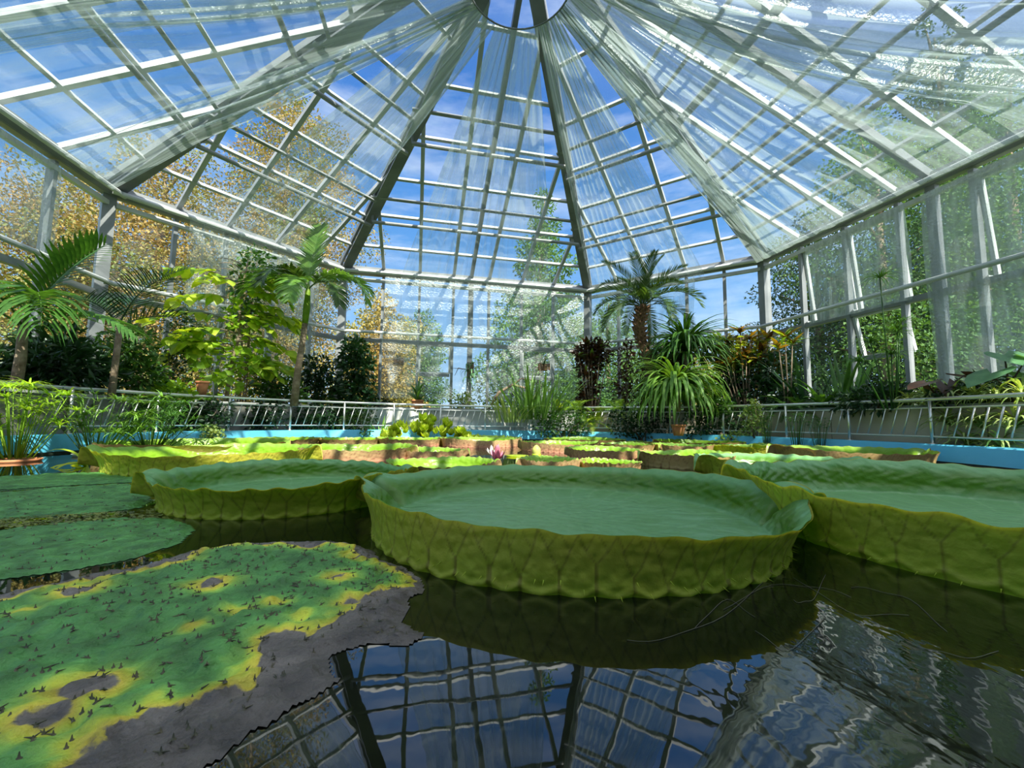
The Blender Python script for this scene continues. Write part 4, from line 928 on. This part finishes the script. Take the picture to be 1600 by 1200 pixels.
tag(link('foliage', leafcloud([(-.45, 0, .95, .35, .25, .3), (.3, -.05, .8, .4, .25, .3), (-.1, 0, .45, .5, .25, .3), (.2, 0, 1.5, .3, .2, .3)], 420, .15, lf_bright, 77, narrow=.75), t), None, None, None, 'stuff')
t = shrub('climbing_shrub', 'mid green leafy shoots above the lime leaved tree', bedpt(375, 7.35), [(.0, 0, 2.15, .35, .3, .45), (.1, 0, 2.6, .3, .25, .35), (-.1, 0, 1.6, .3, .3, .4)], 520, .11, lf_mid, 5)
# dark climbers and shrubs
SH = [
 ('dark_climber', 'dense dark green climber on the back left corner post', 553, 9.0, [(0, 0, .35, .5, .35, .4), (.0, 0, .9, .42, .35, .5), (-.05, 0, 1.25, .35, .3, .35)], 1500, .13, lf_dark, .6),
 ('leafy_shrub', 'dark leafy shrub between the slender palm and the dark climber', 500, 8.5, [(0, 0, .3, .5, .3, .4), (-.1, 0, .75, .35, .3, .35)], 800, .14, lf_dark, .45),
 ('leafy_shrub', 'mid green shrub at the foot of the slender palm', 440, 7.9, [(0, 0, .25, .5, .3, .3), (-.3, 0, .5, .3, .3, .4)], 700, .12, lf_mid, .5),
 ('leafy_shrub', 'fine leaved dark shrub left of the lime leaved tree', 262, 6.6, [(0, 0, .5, .3, .3, .6), (.05, 0, 1.2, .22, .2, .6)], 900, .07, lf_dark, .5),
 ('leafy_shrub', 'tangled green shrub in the back left corner', 205, 5.9, [(0, 0, .3, .45, .3, .35), (-.15, 0, .75, .4, .3, .35)], 1000, .13, lf_mid, .4),
 ('leafy_shrub', 'dark broad leaved bush behind the big palm', 110, 5.3, [(0, 0, .3, .55, .3, .35), (-.3, 0, .6, .5, .3, .35)], 900, .17, lf_dark, .35),
 ('leafy_shrub', 'dark bush at the left edge under the palm fronds', 20, 4.8, [(0, 0, .25, .6, .3, .35), (.4, 0, .35, .4, .3, .3)], 900, .16, lf_dark, .3),
 ('leafy_shrub', 'small bright green bush under the lime leaved tree', 268, 6.1, [(0, 0, .14, .28, .2, .16)], 260, .11, lf_bright, .6),
 ('leafy_shrub', 'low dark bush between the potted aloe and the left corner', 590, 9.3, [(0, 0, .1, .4, .2, .16)], 300, .09, lf_dark, .6),
 ('pale_shrub', 'small pale leaved bush at the foot of the middle post', 722, 9.6, [(0, 0, .2, .32, .22, .24)], 380, .08, lf_varieg, .6),
 ('croton_bush', 'dark bronze croton climbing the right post of the back wall', 920, 9.7, [(0, 0, .4, .25, .25, .45), (0, 0, 1.1, .30, .25, .35), (.1, 0, 1.45, .42, .3, .25)], 1100, .16, lf_croton, .4),
 ('croton_bush', 'thin dark croton between the back post and the date palm', 978, 9.4, [(0, 0, .5, .3, .2, .5), (.05, 0, 1.2, .25, .2, .45)], 420, .13, lf_croton, .4),
 ('croton_bush', 'dark bronze bush behind the drooping strap plants', 1022, 9.2, [(0, 0, .4, .4, .3, .4), (.3, 0, 1.1, .5, .3, .4)], 900, .14, lf_croton, .4),
 ('leafy_shrub', 'dark green shrub right of the drooping strap plants', 1140, 8.3, [(0, 0, .35, .45, .3, .4), (.2, 0, .8, .5, .3, .4)], 1200, .15, lf_dark, .4),
 ('leafy_shrub', 'dark undergrowth bush before the right corner post', 1205, 7.9, [(0, 0, .35, .4, .3, .4), (.1, 0, .8, .35, .3, .4)], 1000, .14, lf_dark, .4),
 ('leafy_shrub', 'dark low bush left of the bird nest fern', 1236, 7.2, [(0, 0, .2, .35, .3, .25)], 500, .13, lf_dark, .35),
 ('leafy_shrub', 'leafy bush with small leaves spilling by the right bed', 1120, 7.6, [(0, 0, .10, .3, .2, .16)], 350, .08, lf_mid, .6),
]
for k, (nm, lab, px, Y, bl, n, sz, mt, nar) in enumerate(SH): shrub(nm, lab, bedpt(px, Y), bl, n, sz, mt, 100+k, narrow=nar, group='bushes in the beds')
for k, (lab, px, Y, bl, n, mt) in enumerate((('loose croton foliage with orange and yellow leaves before the right corner', 1170, 8.1, [(-.3, 0, 1.15, .35, .25, .3), (.15, 0, 1.35, .35, .25, .28), (.4, 0, 1.0, .3, .25, .25)], 330, lf_orange), ('yellow green croton foliage among the orange leaves', 1150, 8.15, [(-.1, 0, 1.3, .35, .25, .25), (.4, 0, 1.15, .3, .25, .3)], 200, lf_lime), ('dark glossy croton foliage around the date palm trunk', 1040, 8.9, [(-.3, 0, 1.0, .3, .2, .35), (.3, 0, 1.25, .4, .25, .3), (0, 0, .5, .4, .3, .3)], 520, lf_croton))):
    shrub('croton_bush', lab, bedpt(px, Y), bl, n, .17, mt, 500+k, narrow=.35, group='croton foliage')
# croton tops with leaf rosettes
def rosettes(name, label, loc, spots, mts, ll, lw, per, seed, cat='croton', group=None, pitch=(.1, .9), stem=True):
    t = thing(name, label, cat, loc, 0, group); rs = random.Random(seed); lms = [leaf_mesh(ll, lw, m_, .6, 4) for m_ in mts]
    for s_ in spots:
        s_ = Vector(s_)
        if stem: link('stem', MB().tube([(s_.x*.3, 0, 0), (s_.x*.7, s_.y*.6, s_.z*.6), s_], [.014, .011, .008], 6).mesh(bark), t)
        for k in range(per):
            put(t, 'leaf', lms[k % len(lms)], s_+V3(0, 0, -.10*k/per+.03), k*2.4+rs.uniform(-.3, .3), rs.uniform(*pitch), rs.uniform(-.4, .4), rs.uniform(.75, 1.2))
    return t
rosettes('orange_croton', 'croton with orange, red and yellow leaves before the right corner', bedpt(1165, 8.0), [(-.3, 0, 1.35), (-.05, 0, 1.6), (.2, .1, 1.5), (.35, 0, 1.2), (-.35, 0, .95), (.05, 0, 1.1), (-.5, .1, 1.2), (.5, 0, 1.45)], [lf_orange, lf_reed, lf_orange, lf_croton], .30, .085, 12, 1)
rosettes('orange_croton', 'yellow and orange tufted croton top against the right corner window', bedpt(1232, 7.0), [(0, 0, 1.30), (.12, 0, 1.2), (-.12, 0, 1.12)], [lf_lime, lf_orange, lf_reed], .26, .07, 14, 2)
rosettes('bronze_croton', 'bronze leaf rosettes topping the back wall post', bedpt(925, 9.5), [(-.1, 0, 1.6), (.2, 0, 1.5), (-.3, 0, 1.3), (.35, 0, 1.2), (0, 0, 1.25), (-.15, 0, .9)], [lf_croton, lf_croton, lf_reed], .26, .085, 11, 3)
# date palm
t = thing('date_palm', 'date palm with curved shaggy brown trunk and arching feather fronds', 'palm', bedpt(1026, 8.7), 0)
q0 = t.location; A_ = [V3(0, 0, 0), V3(-.02, 0, .5), V3(-.10, 0, 1.0), V3(-.28, 0, 1.5), V3(-.34, 0, 1.85), V3(-.28, 0, 2.15), V3(-.24, 0, 2.3)]
link('trunk', MB().tube(A_, [.08, .08, .085, .10, .115, .10, .07], 14).mesh(barkdate), t)
sc_ = MB().lathe([(.03, 0), (.022, .03), (.005, .06)], 5).mesh(barkdate)
rs = random.Random(2)
for k in range(120):
    f = .1+.85*k/120; q, tg = at_path(A_, f); a = k*2.4; rr = .08+.025*(f > .45)
    o = put(t, 'leaf_base', sc_, q+V3(math.cos(a)*rr, math.sin(a)*rr, 0), a, -1.0, 0, 1.3)
for k in range(26):
    yaw = k*2.4; g_ = k/26; up = 1.45-1.15*g_+rs.uniform(-.1, .1); dr = .7+1.5*g_**.8
    L_ = rs.uniform(1.15, 1.5)*(1 if k > 3 else .85)
    link('frond', frond_mesh(L_, 40, .26, .022, up, dr, lf_date, 30+k, stalk=.14, hang=.15, vee=.5, fwd=.9, rach=.009, segs=2), t, (-.24, 0, 2.25), (0, 0, yaw))
# drooping strap plants
def strapball(name, label, loc, zc, n, L_, w, mt, seed, trunk=True, cat='plant', stem_r=.05, group=None, dr=(1.6, 2.9), upr=(.2, 1.4), nm='leaf'):
    t = thing(name, label, cat, loc, 0, group); rs = random.Random(seed)
    if trunk: link('trunk', MB().tube([(0, 0, 0), (.02, 0, zc*.5), (0, 0, zc)], [stem_r*1.5, stem_r, stem_r*.8], 9).mesh(bark), t)
    kinds = [strap_mesh(1, w/L_, u_, d_, mt, 8, .3, sw) for u_, d_, sw in ((upr[1], dr[1], .2), (upr[1]*.8, dr[1]*.9, -.2), (upr[1]*.55+upr[0]*.4, dr[0]+.3, .1), (upr[0]+.2, dr[0], -.1), (upr[1], dr[0], .1))]
    for k in range(n):
        put(t, nm, kinds[k % 5], V3(0, 0, zc+rs.uniform(-.05, .05)), k*2.4+rs.uniform(-.3, .3), rs.uniform(-.15, .15), 0, L_*rs.uniform(.7, 1.1))
    return t
strapball('strap_leaved_plant', 'tall head of dark drooping strap leaves right of the date palm', bedpt(1074, 8.2), 1.20, 290, 1.15, .055, lf_mid, 4)
strapball('strap_leaved_plant', 'lower sunlit head of drooping strap leaves hanging over the railing', V3(3.02, 7.62, BZ), .36, 290, 1.2, .06, lf_reed, 5, dr=(2.0, 3.0))
# potted aloe, iris clumps, ferns
pot('terracotta_pot', 'terracotta pot holding the spiky aloe before the back wall', V3(*(bedpt(652, 9.0).to_tuple()[:2]), BZ), .13, .22)
strapball('potted_aloe', 'spiky green aloe growing in the terracotta pot', bedpt(652, 9.0, BZ+.18), .02, 24, .5, .05, lf_mid, 6, False, dr=(.5, 1.3), upr=(.4, 1.4))
rs = random.Random(12)
def clump(name, label, loc, n, L_, w, mt, seed, rad=.3, dr=(.1, .7), cat='plant', tilt=.35, nm='leaf', group=None):
    t = thing(name, label, cat, loc, 0, group); rs = random.Random(seed); ks = [strap_mesh(1, w/L_, 1.5, d_, mt, 6, .3, .1) for d_ in (dr[0], (dr[0]+dr[1])/2, dr[1])]
    for k in range(n):
        a = rs.uniform(0, 6.28); r = rad*math.sqrt(rs.random()); put(t, nm, ks[k % 3], V3(r*math.cos(a), r*.5*math.sin(a), 0), a+rs.uniform(-.6, .6), -tilt*r/rad*rs.uniform(.4, 1.2), 0, L_*rs.uniform(.6, 1.1))
    return t
clump('iris_clump', 'tall sword leaved clump behind the railing, right of the middle post', bedpt(838, 8.85, .45), 90, 1.15, .045, lf_reed, 1, .55, (.1, .8))
clump('iris_clump', 'lower grassy clump in front of the tall sword leaves', bedpt(795, 8.75, .38), 60, .75, .035, lf_varieg, 2, .40, (.3, 1.4))
clump('blade_plant', 'upright dark blades before the right wall windows', bedpt(1318, 6.55), 16, 1.1, .07, lf_mid, 3, .22, (.1, .5), tilt=.2)
clump('blade_plant', 'broad curved blades right of the tufted croton', bedpt(1262, 6.9), 9, 1.15, .09, lf_dark, 4, .15, (.1, .9), tilt=.3)
def fern(name, label, loc, n, L_, ll, mt, seed, up=(.2, 1.2), dr=1.3, group='ferns in the beds'):
    t = thing(name, label, 'fern', loc, 0, group); rs = random.Random(seed); ks = [frond_mesh(1, 20, ll/L_, .06, u_, dr, mt, seed+k, hang=.15, vee=.1, fwd=.3, segs=1, rach=.006) for k, u_ in enumerate((up[1], (up[0]+up[1])/2, up[0]))]
    for k in range(n): put(t, 'frond', ks[k % 3], V3(rs.uniform(-.1, .1), rs.uniform(-.05, .05), 0), k*2.4+rs.uniform(-.3, .3), 0, 0, L_*rs.uniform(.7, 1.1))
    return t
for k, (lab, px, Y, z, n, L_, mt) in enumerate((
 ('bright green fern right of the iris clump', 905, 9.0, BZ, 16, .55, lf_bright), ('bright fern fronds hanging through the railing below the bronze croton', 925, 8.95, .40, 22, .6, lf_lime),
 ('light green fern left of the drooping strap plants', 965, 8.7, BZ, 16, .6, lf_bright), ('green fern at the foot of the dark climber', 545, 8.55, BZ-.1, 18, .6, lf_mid),
 ('bright fern beside the foot of the slender palm', 490, 8.3, BZ-.1, 16, .55, lf_bright), ('dark green fern on the edge of the right bed', 1240, 6.8, BZ, 16, .5, lf_mid),
 ('green fern right of the bird nest fern', 1345, 6.1, BZ, 16, .45, lf_mid), ('small fern on the right bed below the papyrus', 1395, 5.8, BZ, 14, .4, lf_bright))):
    fern('fern', lab, bedpt(px, Y, z), n, L_, .11, mt, 60+k)
strapball('bird_nest_fern', 'bird nest fern with wide shiny leaves on the right bed', bedpt(1288, 6.45), .03, 30, .55, .085, lf_mid, 8, False, cat='fern', dr=(.6, 1.5), upr=(.4, 1.3))
strapball('bromeliad', 'bright lime rosette between the iris clump and the bronze croton', bedpt(872, 9.2), .03, 18, .32, .10, lf_lime, 9, False, dr=(.4, 1.0), upr=(.5, 1.3))
strapball('bromeliad', 'yellow green rosette right of the bird nest fern', bedpt(1336, 6.25), .03, 12, .30, .08, lf_bright, 10, False, dr=(.2, .6), upr=(.9, 1.4))
# hanging baskets and the mounted plant on the middle post
for k, (px, py, Y, lab) in enumerate(((623, 563, 9.75, 'small slatted wooden basket hanging before the left part of the back wall'), (850, 572, 9.95, 'small slatted wooden basket hanging before the right part of the back wall'))):
    t = thing('orchid_basket', lab, 'basket', atY(px, py, Y), .3, 'hanging orchid baskets')
    for j in range(4):
        for s_ in (-1, 1):
            link('slat', MB().box((0, s_*.09, -.09+.04*j), (.24, .015, .022)).mesh(wood), t); link('slat', MB().box((s_*.11, 0, -.07+.04*j), (.015, .2, .02)).mesh(wood), t)
    link('wire', MB().tube([(-.11, 0, .06), (0, 0, .5), (.11, 0, .06)], .003, 4).mesh(steel_dark), t); link('hook', MB().tube([(0, 0, .5), (0, 0, 1.6 if k == 0 else 1.7)], .003, 4).mesh(steel_dark), t)
    strapball('basket_orchid', ('leafy orchid in the left hanging basket', 'leafy orchid in the right hanging basket')[k], atY(px, py, Y)+V3(0, 0, -.02), .0, 12, .24, .035, lf_dark, 20+k, False, group='orchids in the baskets', dr=(.6, 1.6), upr=(.5, 1.4))
t = thing('mounted_fern', 'shaggy staghorn fern tied to the middle post of the back wall', 'fern', atY(735, 575, 9.95))
link('mount_board', MB().box((0, .03, -.05), (.16, .03, .38)).mesh(wood), t); rs = random.Random(3); lm = strap_mesh(.4, .04, .6, 2.6, lf_grey, 5)
for k in range(22): put(t, 'frond', lm, V3(rs.uniform(-.06, .06), -.03, rs.uniform(-.35, .1)), rs.uniform(-2.8, -.3), rs.uniform(-.2, .5), 0, rs.uniform(.6, 1.1))
for k, (a, b) in enumerate((((-.02, -.05, -.05), (-.42, -.1, -.02)), ((-.2, -.06, -.03), (-.36, -.1, -.2)))): link('twig', MB().tube([a, ((a[0]+b[0])/2, -.08, a[2]+.02), b], [.012, .009, .004], 6).mesh(bark), t)
t = thing('driftwood', 'dark arched driftwood branch behind the iris clump', 'branch', bedpt(800, 9.3))
link('limb', MB().tube([(-.55, 0, 0), (-.3, 0, .42), (0, 0, .6), (.35, 0, .52), (.5, 0, .25)], [.03, .035, .03, .025, .01], 7).mesh(bark), t); link('limb', MB().tube([(.0, 0, .58), (.2, .05, .75), (.45, .05, .72)], [.02, .015, .006], 6).mesh(bark), t)
# papyrus
def papyrus(name, label, loc, stems, mt, rays_, rl, seed, group=None, r=.006, rw=.004):
    t = thing(name, label, 'papyrus', loc, 0, group); rs = random.Random(seed)
    for (dx, dy, h) in stems:
        p = [V3(dx*.3, dy*.3, 0), V3(dx*.7, dy*.7, h*.6), V3(dx, dy, h)]; s_ = link('stem', MB().tube(p, [r, r*.8, r*.6], 5).mesh(mt), t); m = MB()
        for k in range(rays_):
            a = k*2.4; pts = [p[-1]+V3(q.x*math.cos(a), q.x*math.sin(a), q.z) for q in arc(rl*rs.uniform(.8, 1.1), rs.uniform(.3, 1.0), rs.uniform(.8, 1.6), 4)]; m.blade(pts, [rw, rw, rw*.8, rw*.6, .0006], (-math.sin(a), math.cos(a), 0), .1)
        link('umbel', m.mesh(mt), s_)
    return t
papyrus('tall_papyrus', 'tall dark papyrus with umbrella heads before the right wall', bedpt(1396, 5.3), [(-.06, 0, 1.72), (.12, 0, 1.0), (-.24, 0, .86), (.26, .1, 1.15), (.02, 0, .7), (-.4, 0, .6)], lf_mid, 60, .30, 1, r=.011, rw=.005)
papyrus('umbrella_sedge', 'umbrella sedge growing in the leftmost tub by the pool wall', V3(-4.38, 3.72, .03), [(rnd.uniform(-.5, .35), rnd.uniform(-.2, .3), rnd.uniform(.22, .66)) for k in range(46)], lf_bright, 13, .19, 2, 'umbrella sedges at the left', .005, .007)
papyrus('umbrella_sedge', 'umbrella sedge in the middle tub left of the blue wall', V3(-4.30, 4.35, .03), [(rnd.uniform(-.4, .45), rnd.uniform(-.2, .3), rnd.uniform(.2, .62)) for k in range(42)], lf_reed, 13, .19, 3, 'umbrella sedges at the left', .005, .007)
papyrus('umbrella_sedge', 'umbrella sedge at the end of the tubs, leaning over the blue wall', V3(-4.24, 4.95, .03), [(rnd.uniform(-.3, .5), rnd.uniform(-.3, .3), rnd.uniform(.15, .6)) for k in range(34)], lf_mid, 13, .18, 4, 'umbrella sedges at the left', .005, .007)
for k, (x, y, lab) in enumerate(((-4.38, 3.72, 'leftmost shallow clay tub of sedge in the water'), (-4.30, 4.35, 'middle shallow tub of sedge in the water'), (-4.24, 4.95, 'farthest shallow tub of sedge by the blue wall'))):
    t = thing('planting_tub', lab, 'tub', (x, y, -.05), 0, 'shallow tubs at the pool edge')
    link('body', MB().lathe([(.10, 0), (.16, .05), (.175, .075), (.16, .075), (.15, .06), (0, .055)], 20).mesh(white_cl if k == 1 else terra), t); link('soil', MB().lathe([(0, .07), (.155, .062)], 16).mesh(soil), t)
def rimplant(px, r=-.02, z=.2):
    th = angle_at_px(px); p = pool_pt(th, RI+r); return V3(p.x, p.y, z)
for k, (px, h, lab) in enumerate(((1213, .48, 'dwarf papyrus clump on the pool rim, left of its three'), (1262, .42, 'dwarf papyrus clump on the pool rim, middle of three'), (1300, .36, 'dwarf papyrus clump nearest the lotus leaf'))):
    q = rimplant(px, -.16, -.02)
    papyrus('dwarf_papyrus', lab, q, [(rnd.uniform(-.14, .14), rnd.uniform(-.08, .08), .2+h*rnd.uniform(.5, 1)) for _ in range(20)], lf_mid, 10, .09, 20+k, 'dwarf papyrus by the right rim', .004, .004)
# big leaved taros
def taro(name, label, loc, leaves, mt, stemm, L_, W_, seed):
    t = thing(name, label, 'taro', loc, 0); m = MB()
    # arrow shaped blade with two back lobes and a midrib fold
    o = [(-.30, .26), (-.16, .42), (.06, .46), (.35, .34), (.62, .14), (.80, 0)]
    vs = [(0, 0, 0)]; up_ = [(x*L_, y*W_, .03*L_-.10*L_*max(0, x)) for x, y in o]; dn = [(x*L_, -y*W_, .03*L_-.10*L_*max(0, x)) for x, y in reversed(o[:-1])]
    sh = [(-.04*L_, 0, -.01)]; vs += up_+dn+sh; k = len(vs)-1
    tipi = len(up_); spine_ = (.4*L_, 0, -.05*L_); vs.append(spine_); sp = len(vs)-1
    fs = [(0, i, i+1) for i in range(1, 4)]+[(0, 4, sp), (4, 5, sp), (5, 6, sp)]
    b = tipi; fs += [(sp, 6, 7), (sp, 7, 8), (0, sp, 8)]+[(0, i, i+1) for i in range(8, 11)]
    m.add(vs, fs); bl = m.mesh(mt)
    for (dx, dy, h, yaw, pit, s_) in leaves:
        e_ = V3(dx, dy, h); pe = link('petiole', MB().tube([(0, 0, 0), (dx*.35, dy*.35, h*.65), e_], [.014, .010, .006], 6).mesh(stemm), t); put(pe, 'leaf_blade', bl, e_, yaw, pit, 0, s_)
    return t
taro('purple_taro', 'dark purple leaved taro on the right bed above the spider plants', bedpt(1466, 4.95), [(-.22, -.1, .30, R(195), -.25, 1.2), (.0, -.12, .26, R(265), -1.1, 1.0), (.30, -.05, .40, R(-5), -.15, 1.35), (.10, .1, .26, R(40), -.2, 1.0)], lf_purple, lf_purple, .34, .26, 1)
taro('green_taro', 'big blue green taro leaves on stalks at the right edge', bedpt(1580, 4.45), [(-.24, -.05, .36, R(185), -.45, 1.25), (-.08, -.05, .56, R(250), -.5, 1.0), (.08, -.1, .50, R(-50), -.6, 1.1), (.22, 0, .36, R(-10), -.4, 1.2)], lf_grey, lf_purple, .34, .34, 2)
# spider plants along and over the right bed edge
SPD = [(1415, .70, .30, 'small pale striped spider plant at the far end of the row below the papyrus'), (1448, .70, .36, 'pale striped spider plant on the bed edge below the purple taro'), (1482, .70, .38, 'pale striped spider plant on the bed edge right of the purple taro'), (1520, .70, .38, 'pale striped spider plant on the bed edge between the two taros'), (1556, .70, .40, 'pale striped spider plant on the bed edge under the green taro'), (1596, .70, .42, 'pale striped spider plant at the picture edge under the green taro'),
 (1485, .46, .34, 'spider plant hanging on the beige panel right of the tall rail post'), (1535, .44, .36, 'spider plant hanging on the beige panel below the green taro'), (1590, .44, .38, 'spider plant hanging on the beige panel at the picture edge'), (1510, .22, .34, 'lowest spider plant tuft on the beige panel, near the rail post'), (1565, .2, .34, 'lowest spider plant tuft on the beige panel, at the edge of the picture')]
for k, (px, z, L_, lab) in enumerate(SPD):
    A, B = INN[4], INN[5]; u = (B-A).normalized(); nin = Vector((u.y, -u.x, 0)); d = ray(px, 640); t_ = nin.dot(A)/nin.dot(Vector((d.x, d.y, 0))); q = Vector((d.x*t_, d.y*t_, z))+nin*(.05 if z < .6 else -.05)
    strapball('spider_plant', lab, q, .0, 64, L_, .024, lf_varieg, 40+k, False, group='spider plants on the right bed', dr=(1.4, 2.6), upr=(.3, 1.3))
for k, (px, Y, lab) in enumerate(((1380, 5.55, 'dark green undergrowth below the tall papyrus'), (1340, 5.9, 'dark undergrowth right of the bird nest fern'), (1500, 4.9, 'dark leaves behind the purple taro'), (1575, 4.75, 'dark leaves behind the green taro'))):
    shrub('undergrowth_plant', lab, bedpt(px, Y), [(0, 0, .12, .35, .2, .16), (.2, 0, .22, .2, .2, .15)], 420, .12, lf_dark, 400+k, narrow=.35, cat='plant', group='undergrowth on the right bed')
# lotus leaf and stalks in the pool at the right
t = thing('lotus_leaf', 'round lotus leaf held on a thin stalk above the water at the right', 'lotus', atz(1327, 706, 0)); q = atY(1361, 655, t.location.y)-t.location
link('stalk', MB().tube([(0, 0, -.1), (q.x*.6, 0, q.z*.6), q], .005, 6).mesh(lf_bright), t); link('leaf_blade', MB().lathe([(0, -.012), (.05, .0), (.10, .006), (.12, .0)], 18, q).mesh(lf_grey), t)
for k, (x0, y0, x1, y1, lab) in enumerate(((1314, 706, 1336, 600, 'tall bare lotus stalk left of the lotus leaf'), (1290, 700, 1288, 645, 'short bare lotus stalk by the dwarf papyrus'))):
    a = atz(x0, y0, 0); b = atY(x1, y1, a.y); t = thing('lotus_stalk', lab, 'lotus', a); link('stalk', MB().tube([(0, 0, -.1), (b-a)*.5+V3(.01, 0, 0), b-a], [.006, .005, .003], 6).mesh(lf_lime), t); link('tip', MB().lathe([(.003, 0), (.009, .012), (.007, .03), (0, .04)], 8, b-a).mesh(lf_bright), t)
# water lettuce mound, creepers on the rim, white flowers
rs = random.Random(8)
lm = leaf_mesh(.16, .12, lf_lime, -.5, 4, .15)
for k in range(70):
    f = rs.random(); px = 598+150*f; hgt_ = .42*math.sin(math.pi*min(1, max(0, (f+.05))))
    q = atz(px, 688-rs.uniform(0, 6), 0); y = 7.7+rs.uniform(0, .75); d = ray(px, 680); q = V3(d.x*y/d.y, y, 0+hgt_*rs.uniform(.1, 1))
    t = thing('water_lettuce', 'lime green water lettuce in the mound before the back rim', 'water lettuce', q, rs.uniform(0, 6), 'water lettuce mound')
    for j in range(9): put(t, 'leaf', lm, V3(0, 0, 0), j*2.4, .4+.08*j*.8, 0, rs.uniform(.65, 1.1))
clump('sweet_flag', 'yellow green spiky tuft on top of the water lettuce mound', bedpt(662, 8.55, .1), 34, .50, .03, lf_lime, 7, .25, (.4, 1.3))
clump('sweet_flag', 'small upright tuft left of the water lettuce mound', bedpt(597, 8.4, .05), 10, .45, .05, lf_reed, 8, .12, (.2, 1.0))
CR = [('pale leafy creeper spilling over the left pool rim', 313, .30, 260, lf_varieg), ('small creeper on the back rim left of the lettuce', 566, .18, 90, lf_mid), ('leafy creeper over the rim right of the strap plants', 1150, .30, 260, lf_varieg)]
for k, (lab, px, w, n, mt) in enumerate(CR):
    q = rimplant(px, .02, .14); shrub('creeper', lab, q, [(0, 0, .0, w, .10, .12), (w*.4, 0, .06, w*.5, .1, .1)], n, .055, mt, 200+k, stems=3, narrow=.8, cat='creeper', group='creepers on the pool rim')
q = rimplant(1183, .02, .18); shrub('variegated_bush', 'bright small leaved bush on the right pool rim beside the dwarf papyrus', q, [(0, 0, .28, .20, .14, .26), (.0, 0, .5, .14, .1, .14)], 380, .06, lf_varieg, 210, narrow=.8)
# undergrowth hanging between railing and beds
for k, (px, Y, mt, lab) in enumerate(((215, 5.9, lf_mid, 'hanging greenery behind the left end of the railing'), (300, 6.5, lf_dark, 'dark small leaved greenery with white flowers behind the railing'), (390, 7.3, lf_dark, 'dark trailing greenery below the lime leaved tree'), (470, 7.9, lf_dark, 'dark trailing greenery below the slender palm'), (540, 8.5, lf_mid, 'trailing greenery below the dark climber'), (880, 8.9, lf_mid, 'trailing green plant right of the iris clump'), (1000, 8.5, lf_dark, 'dark greenery behind the railing left of the strap plants'), (1120, 7.9, lf_dark, 'dark greenery behind the railing right of the strap plants'), (60, 5.2, lf_mid, 'grassy greenery behind the sedge tubs'))):
    shrub('trailing_plant', lab, bedpt(px, Y-.15, .05), [(-.35, 0, .35, .3, .14, .32), (0, 0, .3, .35, .14, .3), (.35, 0, .4, .3, .14, .3)], 900, .075, mt, 300+k, narrow=.6, cat='plant', group='greenery between railing and beds')
fl = leaf_mesh(.05, .04, lf_white, .3, 3)
for k, (px, py) in enumerate(((262, 612), (275, 628), (305, 632), (316, 634), (250, 645), (330, 650), (268, 668))):
    t = thing('white_flower', 'small white blossom in the dark greenery behind the left railing', 'flower', atY(px, py, 6.1), 0, 'white blossoms at the left')
    for j in range(5): put(t, 'petal', fl, V3(0, 0, 0), j*1.257, .5, 0, 1)
for k, (px, py, Y, r_, lab) in enumerate(((316, 606, 6.3, .085, 'terracotta pot under the lime leaved tree'), (1060, 672, 7.55, .12, 'terracotta pot below the drooping strap leaves'))):
    q = atY(px, py, Y); pot('terracotta_pot', lab, q-V3(0, 0, .1), r_, .2, group='terracotta pots')
# flowers, bud and small leaves on the open water
def pond_pad(label, px, py, r, mt, seed):
    q = atz(px, py, .012); t = thing('small_lily_leaf', label, 'lily leaf', q, 0, 'small round floating leaves'); link('leaf_blade', MB().lathe([(0, 0), (r*.7, .001), (r, .004), (r*1.01, 0), (r*.98, -.004)], 20).mesh(mt), t)
pond_pad('small yellow green floating leaf left of the yellow bud', 808, 712, .13, lf_lime, 1); pond_pad('small floating leaf under the yellow bud', 850, 718, .12, lf_lime, 2)
t = thing('lily_bud', 'pale yellow flower bud standing on the water behind the small pink pads', 'bud', atz(838, 716, 0)); link('bud', MB().lathe([(.012, -.02), (.035, .02), (.05, .07), (.045, .11), (.02, .14), (0, .15)], 12).mesh(leafm('bud_skin', (.50, .52, .12), (.60, .55, .18), .5, .2)), t); link('sepal', MB().lathe([(.02, -.02), (.05, .02), (.052, .05), (.048, .05)], 8).mesh(lf_lime), t)
def flower(label, px, py, mt, s_, seed, h=.0):
    t = thing('water_lily_flower', label, 'flower', atz(px, py, 0)+V3(0, 0, h)); pm_ = leaf_mesh(.10, .04, mt, -.6, 4, .2); rs = random.Random(seed)
    for k in range(16): put(t, 'petal', pm_, V3(0, 0, .01*(k//8)), k*2.4, .35+.6*(k//8), 0, s_*rs.uniform(.8, 1.1))
    link('centre', MB().lathe([(.012*s_, 0), (.02*s_, .03*s_), (0, .045*s_)], 10).mesh(yellowp), t)
flower('pink water lily flower between the front pad and the far pads', 777, 728, pinkp, 1.35, 1, .05)
flower('white and yellow water lily flower left of the pink one', 768, 714, lf_white, 1.0, 2, .02)
# yellowing water leaves at the tip of the far left pad
rs = random.Random(6); t = thing('yellow_water_plant', 'yellow green strap leaves hanging at the tip of the far left pad', 'plant', atz(135, 728, 0))
for k, (yaw, up, L_) in enumerate(((R(200), 1.3, .32), (R(230), .5, .34), (R(170), .4, .3), (R(260), .7, .26), (R(100), 1.4, .28))): put(t, 'leaf', strap_mesh(L_, .05, up, 1.6, lf_lime, 6), V3(0, 0, 0), yaw, 0, 0, 1)
